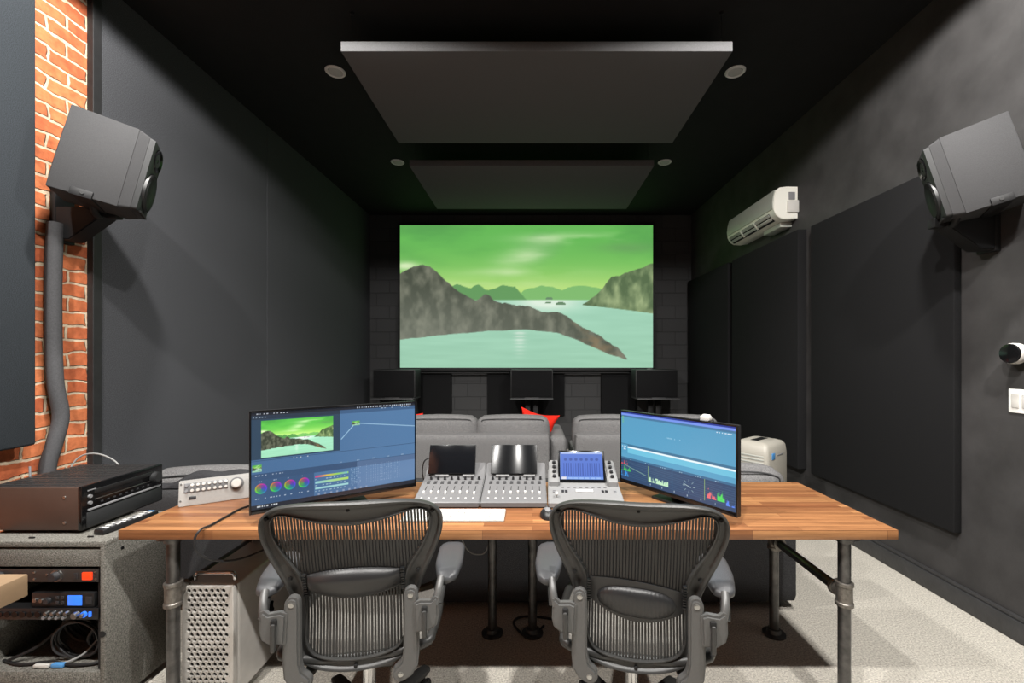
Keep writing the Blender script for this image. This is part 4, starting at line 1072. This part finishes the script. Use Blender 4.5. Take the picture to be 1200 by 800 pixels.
q = MB().box(-.013, .013, -.003, .001, -.007, .007, bev=.002).build('badge', 'dark_key', t); q.matrix_local = P(-.158, .034)
q['label'] = 'small dark badge'
for z in (.026, .098):
    q = MB().cyl((0, 0, 0), (0, -.003, 0), .0035, seg=12).build('screw', 'steel', t); q.matrix_local = P(-.200, z)
o = MB().tube([(-1.13, 2.03, .768), (-1.22, 1.98, .766), (-1.268, 1.90, .766), (-1.268, 1.80, .766), (-1.264, 1.71, .766), (-1.268, 1.664, .767), (-1.276, 1.645, .742), (-1.272, 1.645, .70), (-1.25, 1.67, .655), (-1.22, 1.73, .615), (-1.18, 1.80, .60), (-1.14, 1.90, .60)], .0042, seg=8).build('cable', 'cable')
tag(o, 'black cable looping over front edge of the desk above the silver computer', 'cable')
o = MB().tube([(-.37, 2.25, .50), (-.34, 2.255, .43), (-.29, 2.26, .40), (-.235, 2.255, .43), (-.20, 2.275, .60), (-.19, 2.28, .70)], .0035, seg=8).build('cable', 'cable_grey')
tag(o, 'thin pale cable hanging under desk between the two chairs', 'cable')
o = MB().tube([(.06, 2.30, .006), (-.02, 2.2, .006), (-.10, 2.32, .006), (-.05, 2.38, .006), (.1, 2.36, .006), (.25, 2.28, .006)], .006, seg=8).build('cable', 'cable')
tag(o, 'black cable coiled on the floor behind the middle desk legs', 'cable')
for i, (x0, x1, z0) in enumerate(((-.34, -.335, .62), (-.10, -.085, .60))):
    pass

# silver tower computer -------------------------------------------------------------
t = thing('tower_computer', 'silver tower computer with perforated lattice front, on the floor under the desk', 'computer', (-1.320, 1.765, 0), 0.0)
W2, H0, H1, D_ = .109, .035, .497, .45
def rring(hx, hy, r, y, zc):
    out = []
    for (sx, sy, a0) in ((1, 1, 0), (-1, 1, 90), (-1, -1, 180), (1, -1, 270)):
        for k in range(5):
            an = math.radians(a0 + 22.5 * k); out.append((sx * (hx - r) + r * math.cos(an), y, zc + sy * (hy - r) + r * math.sin(an)))
    return out
zc = (H0 + H1) / 2; hh = (H1 - H0) / 2
# vertical corners are rounded: loft in plan
def pring(hx, y0, y1, r, z):
    out = []
    for (sx, yy, a0, sy) in ((1, y1, 0, 1), (-1, y1, 90, 1), (-1, y0, 180, -1), (1, y0, 270, -1)):
        for k in range(6):
            an = math.radians(a0 + 18 * k); out.append((sx * (hx - r) + r * math.cos(an), yy - sy * r + r * math.sin(an), z))
    return out
MB().loft([pring(W2 - .004, .024, D_ - .002, .02, H0), pring(W2, .02, D_, .022, H0 + .004), pring(W2, .02, D_, .022, H1 - .004), pring(W2 - .004, .024, D_ - .002, .02, H1)]).build('case', 'alu', t)
# lattice front: cells with round cup holes
g = MB(); bm = g.bm; cw, ch, hr = .0235, .0200, .0088
rows = int((H1 - H0 - .012) / ch); x_off = .088
for r in range(rows):
    z = H1 - .010 - ch * (r + .5); n = 7; xs0 = -x_off + (cw / 2 if r % 2 else 0)
    n = 7
    for c in range(n):
        cx = xs0 + cw * (c + .5)
        A, B, C, Dv = [], [], [], []
        for k in range(12):
            an = 2 * PI * k / 12 + PI / 12; ca, sa = math.cos(an), math.sin(an)
            m = min(cw / 2 / max(1e-6, abs(ca)), ch / 2 / max(1e-6, abs(sa)))
            A.append(bm.verts.new((cx + ca * m, .002, z + sa * m))); B.append(bm.verts.new((cx + ca * hr, .002, z + sa * hr)))
            C.append(bm.verts.new((cx + ca * hr * .93, .009, z + sa * hr * .93)))
        for k in range(12):
            j = (k + 1) % 12
            bm.faces.new((A[k], A[j], B[j], B[k])); bm.faces.new((B[k], B[j], C[j], C[k]))
    a = xs0; e = xs0 + cw * n
    for (x0, x1) in ((-W2 + .008, a), (e, W2 - .008)):
        if x1 - x0 > 1e-4: bm.faces.new([bm.verts.new(p) for p in ((x0, .002, z - ch / 2), (x1, .002, z - ch / 2), (x1, .002, z + ch / 2), (x0, .002, z + ch / 2))])
zb_ = H1 - .010 - ch * rows
g.box(-W2 + .008, W2 - .008, .002, .03, H0 + .002, zb_); g.box(-W2 + .008, W2 - .008, .002, .03, H1 - .010, H1 - .003)
for s in (-1, 1): g.box(s * (W2 - .008) - .004, s * (W2 - .008) + .004, .0022, .034, H0 + .003, H1 - .004, bev=.003)
g.build('lattice_front', 'alu', t, smooth=30)
MB().box(-x_off, x_off, .0095, .019, zb_, H1 - .01).build('lattice_back', 'black_hole', t)
for y in (.045, .415):
    MB().tube([(-.082, y, H1 - .004), (-.082, y, H1 + .016), (-.076, y, H1 + .027), (-.064, y, H1 + .031), (.064, y, H1 + .031), (.076, y, H1 + .027), (.082, y, H1 + .016), (.082, y, H1 - .004)], .0085, seg=12, sub=3).build('handle', 'chrome', t)
for sx in (-1, 1):
    for y in (.05, .41): MB().cyl((sx * .075, y, 0), (sx * .075, y, H0 + .002), .012, seg=16).build('foot', 'chrome', t)
# bitten fruit emblem on the right side
g = MB(); pts = []
def fruit():
    out = []
    for k in range(48):
        a = PI / 2 - 2 * PI * k / 48; r = .037 * (1 - .10 * math.cos(2 * a) * -1 * 0 - .16 * math.exp(-((a - PI / 2) / .35) ** 2) - .07 * math.exp(-((abs(a + PI / 2) if a > -PI else abs(a + PI / 2))) ** 2 / .06))
        x, z = r * math.cos(a), r * 1.04 * math.sin(a)
        if x > 0:
            dx, dz = x - .047, z - .006
            if math.hypot(dx, dz) < .021:
                L_ = math.hypot(dx, dz); x, z = .047 + dx / L_ * .021, .006 + dz / L_ * .021
        out.append((x, z))
    return out
g.prism([(.24 + x, .262 + z) for (x, z) in fruit()], 'x', W2 - .001, W2 + .0008)
leaf = [(.24 + .002 + .012 * math.cos(a) * .5 + .010 * math.sin(a), .262 + .050 + .014 * math.sin(a) + .0 * math.cos(a)) for a in [2 * PI * k / 16 for k in range(16)]]
g.prism(leaf, 'x', W2 - .001, W2 + .0008)
g.build('emblem', 'gloss_black', t, smooth=0)

# ---------------------------------------------------------------- equipment rack at the left
RX0, RX1, RY0, RY1, RZ1 = -2.21, -1.682, 1.714, 2.05, .70
t = thing('equipment_rack', 'grey carpet covered equipment rack on the floor left of the desk', 'rack', ((RX0 + RX1) / 2, RY0, 0))
hw = (RX1 - RX0) / 2; dp = RY1 - RY0
for s in (-1, 1): MB().box(s * hw - (.022 if s > 0 else 0), s * hw + (0 if s > 0 else .022), 0, dp, .03, RZ1 - .018, bev=.004).build('side_panel', 'rack_carpet', t)
MB().box(-hw, hw, 0, dp, RZ1 - .024, RZ1, bev=.005).build('top_panel', 'rack_carpet', t)
MB().box(-hw + .022, hw - .022, .002, dp, .125, .185, bev=.003).build('bottom_panel', 'rack_carpet', t)
MB().box(-hw + .022, hw - .022, .0, .02, .04, .125, bev=.003).build('plinth', 'rack_carpet', t)
MB().box(-hw + .022, hw - .022, dp - .012, dp - .002, .18, RZ1 - .024).build('back_panel', 'black_hole', t)
MB().box(-hw + .024, hw - .024, .006, .03, .597, .668, bev=.004).build('blank_panel', 'rack_carpet', t)
for s in (-1, 1): MB().box(s * (hw - .032) - .008, s * (hw - .032) + .008, .012, .03, .19, .597).build('rack_rail', 'satin_black', t)
for s in (-1, 1):
    for y in (.06, dp - .06):
        MB().cyl((s * (hw - .06) - .012, y, .028), (s * (hw - .06) + .012, y, .028), .028, seg=18, bev=.004).build('caster', 'black_plastic', t)
for (x, y) in ((-.06, .03), (.165, .04)): MB().box(x - .012, x + .012, y - .003, y + .003, RZ1, RZ1 + .006, bev=.002).build('staple', 'black_plastic', t)
MB().cyl((hw - .002, .07, .645), (hw + .003, .07, .645), .006, seg=14).build('side_screw', 'black_plastic', t)
MB().cyl((hw - .012, -.002, .335), (hw - .012, .006, .335), .012, seg=18).build('cable_hole', 'black_hole', t)
cxr = (RX0 + RX1) / 2
# lit rack device
d = thing('rack_device', 'dark rack unit with round knob and red lit switch, top of the rack', 'audio device', (cxr, RY0 + .004, .538))
MB().box(-.232, .232, 0, .006, 0, .050, bev=.001).box(-.21, .21, .006, .26, .004, .046).build('body', 'rack_device', d)
MB().cyl((.070, 0, .026), (.070, -.022, .026), .019, .016, seg=24, bev=.002).build('knob', 'dark_key', d)
MB().cyl((.070, 0, .026), (.070, -.006, .026), .023, seg=24).build('knob_ring', 'steel', d)
MB().box(.172, .210, -.006, .001, .010, .040, bev=.002).build('power_switch', 'led_red', d)
MB().box(.135, .153, -.004, .001, .012, .036, bev=.002).build('button', 'dark_key', d)
MB().cyl((-.15, 0, .028), (-.15, -.016, .028), .015, seg=20, bev=.002).build('knob', 'dark_key', d)
MB().box(-.235, -.18, -.0035, .001, .030, .042, bev=.001).build('lit_strip', 'led_blue', d)
for (x, z) in ((-.20, .01), (-.02, .012), (-.02, .038), (.03, .03), (.222, .012), (.222, .040)): MB().cyl((x, .001, z), (x, -.0025, z), .004, seg=10).build('screw', 'steel', d)
# preamp with knob row
d = thing('microphone_preamp', 'black rack unit with a row of knobs and sockets, lowest in the rack', 'audio device', (cxr, RY0 + .004, .390))
MB().box(-.232, .232, 0, .006, 0, .044, bev=.001).box(-.212, .212, .006, .26, .003, .041).build('body', 'black_plastic', d)
for i in range(8): MB().cyl((-.215 + i * .030, 0, .021), (-.215 + i * .030, -.004, .021), .0115, seg=20).build('input_socket', 'gloss_black', d)
for i in range(4):
    x = .035 + i * .026
    MB().cyl((x, 0, .029), (x, -.014, .029), .008, .007, seg=16, bev=.001).build('knob', 'steel', d)
    MB().cyl((x - .010, 0, .012), (x - .010, -.012, .012), .006, seg=14).build('knob', 'key_grey', d)
MB().cyl((.150, 0, .022), (.150, -.018, .022), .0135, .012, seg=24, bev=.002).build('knob', 'steel', d)
MB().cyl((.178, 0, .022), (.178, -.006, .022), .0115, seg=24).build('lit_ring', 'led_blue', d)
MB().cyl((.178, -.005, .022), (.178, -.016, .022), .0075, seg=20, bev=.001).build('knob', 'steel', d)
MB().box(.196, .206, -.004, .001, .012, .032, bev=.001).build('lit_button', 'led_blue', d)
# small audio interface standing on the preamp
d = thing('audio_interface', 'small black audio interface with blue lit screen standing in the rack', 'audio device', (cxr + .082, RY0 + .012, .4315))
MB().box(-.125, .125, 0, .16, 0, .060, bev=.005).build('body', 'black_plastic', d)
MB().box(.022, .078, -.002, .002, .010, .050, bev=.001).build('screen', 'led_blue', d)
MB().cyl((-.055, .001, .030), (-.055, -.012, .030), .013, .012, seg=24, bev=.002).build('knob', 'dark_key', d)
MB().cyl((-.082, .001, .030), (-.082, -.006, .030), .007, seg=16).build('knob', 'steel', d)
for i in range(2):
    for j in range(2): MB().box(-.025 + i * .02, -.012 + i * .02, -.004, .001, .015 + j * .02, .028 + j * .02, bev=.002).build('button', 'dark_key', d)
MB().cyl((-.11, .001, .030), (-.11, -.003, .030), .008, seg=18).build('socket', 'steel', d)
MB().box(.092, .118, -.003, .001, .015, .045, bev=.002).build('end_button', 'dark_key', d)
# cables in the lower bay
g_ = random.Random(4)
labs = ['black cable coiled in large loops at bottom of the rack', 'black cable lying loose along bottom of the rack', 'black cable rising diagonally at left inside the rack bottom', 'black cable looped at right inside the rack bottom', 'black cable tangled at the back inside the rack bottom', 'grey cable lying on the rack bottom']
def coil(cx, cz, r, n, y, seed, rad=.0045):
    q = random.Random(seed); P = []
    for k in range(n * 10):
        a = 2 * PI * k / 10; rr = r * (1 + .12 * (q.random() - .5))
        P.append((cx + rr * math.cos(a) * 1.25, y + .008 * k / 10 + .012 * q.random(), max(.195, cz + rr * math.sin(a))))
    return P
specs = [(coil(-1.86, .272, .075, 4, 1.765, 1), 'cable', .0045), ([(-2.15, 1.77, .193), (-2.05, 1.745, .194), (-1.95, 1.76, .195), (-1.85, 1.74, .196), (-1.76, 1.75, .195), (-1.72, 1.78, .2)], 'cable', .0055),
         ([(-2.12, 1.76, .20), (-2.03, 1.78, .24), (-1.97, 1.82, .30), (-1.93, 1.86, .38)], 'cable', .006), (coil(-1.775, .255, .055, 4, 1.80, 2), 'cable', .005), (coil(-1.90, .29, .085, 5, 1.86, 3), 'cable', .0055),
         ([(-1.99, 1.735, .193), (-1.93, 1.74, .20), (-1.88, 1.755, .196), (-1.84, 1.79, .21), (-1.82, 1.83, .25)], 'cable_grey', .0045)]
for (p, m, r), lab in zip(specs, labs): tag(MB().tube(p, r, seg=7, sub=4).build('cable', m), lab, 'cable')
tag(MB().box(-1.985, -1.925, 1.728, 1.745, .187, .203, bev=.004).build('plug', 'white_plastic'), 'white plug lying at bottom of the rack', 'plug')
tag(MB().box(-1.918, -1.87, 1.730, 1.748, .187, .204, bev=.004).build('plug', 'blue'), 'blue plug lying beside the white plug in the rack', 'plug')

# receiver ------------------------------------------------------------------------------
t = thing('stereo_receiver', 'black audio receiver standing on top of the grey equipment rack', 'receiver', (-1.850, 1.785, RZ1 + .001), .0)
# front faces +X, near side faces -Y
MB().box(-.40, -.012, 0, .385, .014, .188, bev=.003).build('case', 'receiver_side', t)
MB().box(-.395, -.012, .006, .379, .186, .1905, bev=.001).build('top_cover', 'receiver_top', t)
g = MB()
for r in range(11):
    for c in range(5):
        x0 = -.375 + c * .066; y0 = .03 + r * .031
        g.box(x0, x0 + .055, y0, y0 + .012, .190, .1915)
g.build('vent_slots', 'black_hole', t, smooth=0)
MB().box(-.014, .004, -.002, .387, .012, .192, bev=.004).build('front_panel', 'gloss_black', t)
MB().box(.002, .010, .045, .33, .150, .168, bev=.001).build('display_window', 'black_plastic', t)
MB().box(.003, .007, .05, .33, .124, .128, bev=.001).build('trim_line', 'steel', t)
MB().box(.003, .010, .02, .372, .086, .094, bev=.002).build('panel_ridge', 'key_grey', t)
MB().box(.002, .009, .015, .375, .018, .080, bev=.003).build('lower_flap', 'speaker_gloss', t)
MB().cyl((.003, .335, .140), (.030, .335, .140), .026, .024, seg=36, bev=.003).build('volume_knob', 'speaker_gloss', t)
for (y, z) in ((.028, .145), (.028, .118)): MB().cyl((.003, y, z), (.012, y, z), .0075, seg=18, bev=.001).build('button', 'key_grey', t)
for i in range(9): MB().box(.003, .008, .075 + i * .028, .085 + i * .028, .105, .112, bev=.001).build('button', 'dark_key', t)
MB().box(.003, .006, .02, .055, .168, .172).build('name_strip', 'key_grey', t)
for (x, z) in ((-.068, .150), (-.068, .045), (-.352, .150), (-.352, .045)): MB().cyl((x, .002, z), (x, -.004, z), .006, seg=14, bev=.001).build('screw', 'steel', t)
for (x, y) in ((-.06, .05), (-.06, .25), (-.35, .05), (-.35, .25)): MB().cyl((x, y, 0), (x, y, .016), .022, seg=18).build('foot', 'black_plastic', t)
ant = MB().cyl((-.395, .16, .18), (-.400, .163, .235), .004, seg=10).build('antenna', 'key_grey', t)
tag(MB().tube([(-2.345, 2.20, .80), (-2.35, 2.22, .87), (-2.32, 2.235, .915), (-2.26, 2.24, .928), (-2.19, 2.24, .912), (-2.12, 2.23, .87), (-2.10, 2.21, .80)], .004, seg=8).build('cable', 'cable_grey'), 'thin grey cable arching up behind the receiver', 'cable')
# remote
t = thing('remote_control', 'black remote control with pale buttons on the rack beside the receiver', 'remote control', (-1.752, 1.885, RZ1 + .001), math.radians(-8))
MB().box(-.024, .024, -.115, .115, 0, .022, bev=.006).build('body', 'black_plastic', t)
for r in range(9):
    for c in range(3):
        MB().box(-.018 + c * .0125, -.008 + c * .0125, -.1 + r * .022, -.085 + r * .022, .0215, .0245, bev=.001).build('button', 'key_white' if (r + c) % 3 else 'key_grey', t)
MB().box(-.015, .015, .098, .106, .0215, .024, bev=.001).build('button', 'blue', t)['label'] = 'blue button'


GROUPS = {'office_chair': 'mesh office chairs at the desk', 'computer_monitor': 'computer monitors on the desk', 'fader_console': 'fader consoles on the desk', 'tablet_computer': 'tablets on the consoles',
          'ceiling_cloud': 'hanging ceiling clouds', 'ceiling_lamp': 'recessed ceiling lamps', 'loudspeaker': 'wall mounted loudspeakers', 'speaker_mount': 'loudspeaker brackets', 'screen_speaker': 'speakers under the screen',
          'speaker_stand': 'speaker stands under the screen', 'throw_pillow': 'red throw pillows on the sofa', 'curtain_rod': 'thin bars under the screen', 'sofa': 'grey sofas', 'cushion': 'loose sofa back cushions',
          'acoustic_panel': 'acoustic wall panels', 'plug': 'plugs in the rack'}
for o in list(COL.objects):
    if o.parent is None and 'label' in o:
        k = o.name.split('.')[0]
        if k in GROUPS: o['group'] = GROUPS[k]
        elif k == 'cable' and 'rack' in o['label']: o['group'] = 'cables in the rack bottom'
# ---------------------------------------------------------------- light
def spot(name, loc, target, energy, angle, blend, size, col=(1, .97, .93)):
    l = bpy.data.lights.new(name, 'SPOT'); l.energy = energy; l.spot_size = math.radians(angle); l.spot_blend = blend; l.shadow_soft_size = size; l.color = col
    o = bpy.data.objects.new(name, l); COL.objects.link(o); o.location = loc
    d = Vector(target) - Vector(loc); o.rotation_euler = d.to_track_quat('-Z', 'Y').to_euler(); return o
for x in (-1.38, .02, 1.42):
    spot('ceiling_spot', (x, .40, 3.57), (x, .40, 0), LIGHT_E, 152, .4, .05)
for x in (-1.51, 1.53):
    spot('ceiling_spot', (x, 1.77, 3.575), (x, 1.77, 0), ROW_E, 166, .12, .05)
for (x, y) in ((-1.504, 3.32), (1.547, 3.32), (-1.51, 4.87), (1.48, 4.87)):
    spot('recessed_spot', (x, y, 3.585), (x * .62, y + 1.15, .5), REC_E, 50, .8, .05)
w = bpy.data.worlds.new('room_ambient'); SC.world = w; w.use_nodes = True
w.node_tree.nodes['Background'].inputs['Color'].default_value = (1, .98, .95, 1); w.node_tree.nodes['Background'].inputs['Strength'].default_value = WORLD_E

# ---------------------------------------------------------------- camera
cam = bpy.data.cameras.new('camera'); co = bpy.data.objects.new('camera', cam); COL.objects.link(co)
co.location = (0, 0, 1.43); co.rotation_euler = (PI / 2, 0, 0)
cam.sensor_width = 36; cam.sensor_fit = 'HORIZONTAL'; cam.lens = 36 * 510 / 1200; cam.shift_x = -.02; cam.shift_y = 17 / 1200; cam.clip_start = .02
SC.camera = co
SC.view_settings.view_transform = 'Standard'; SC.view_settings.look = 'None'; SC.view_settings.exposure = 0.0; SC.view_settings.gamma = 1.0
SC.view_settings.use_curve_mapping = False
SC.cycles.max_bounces = 8; SC.cycles.diffuse_bounces = 3; SC.cycles.sample_clamp_indirect = 4.0
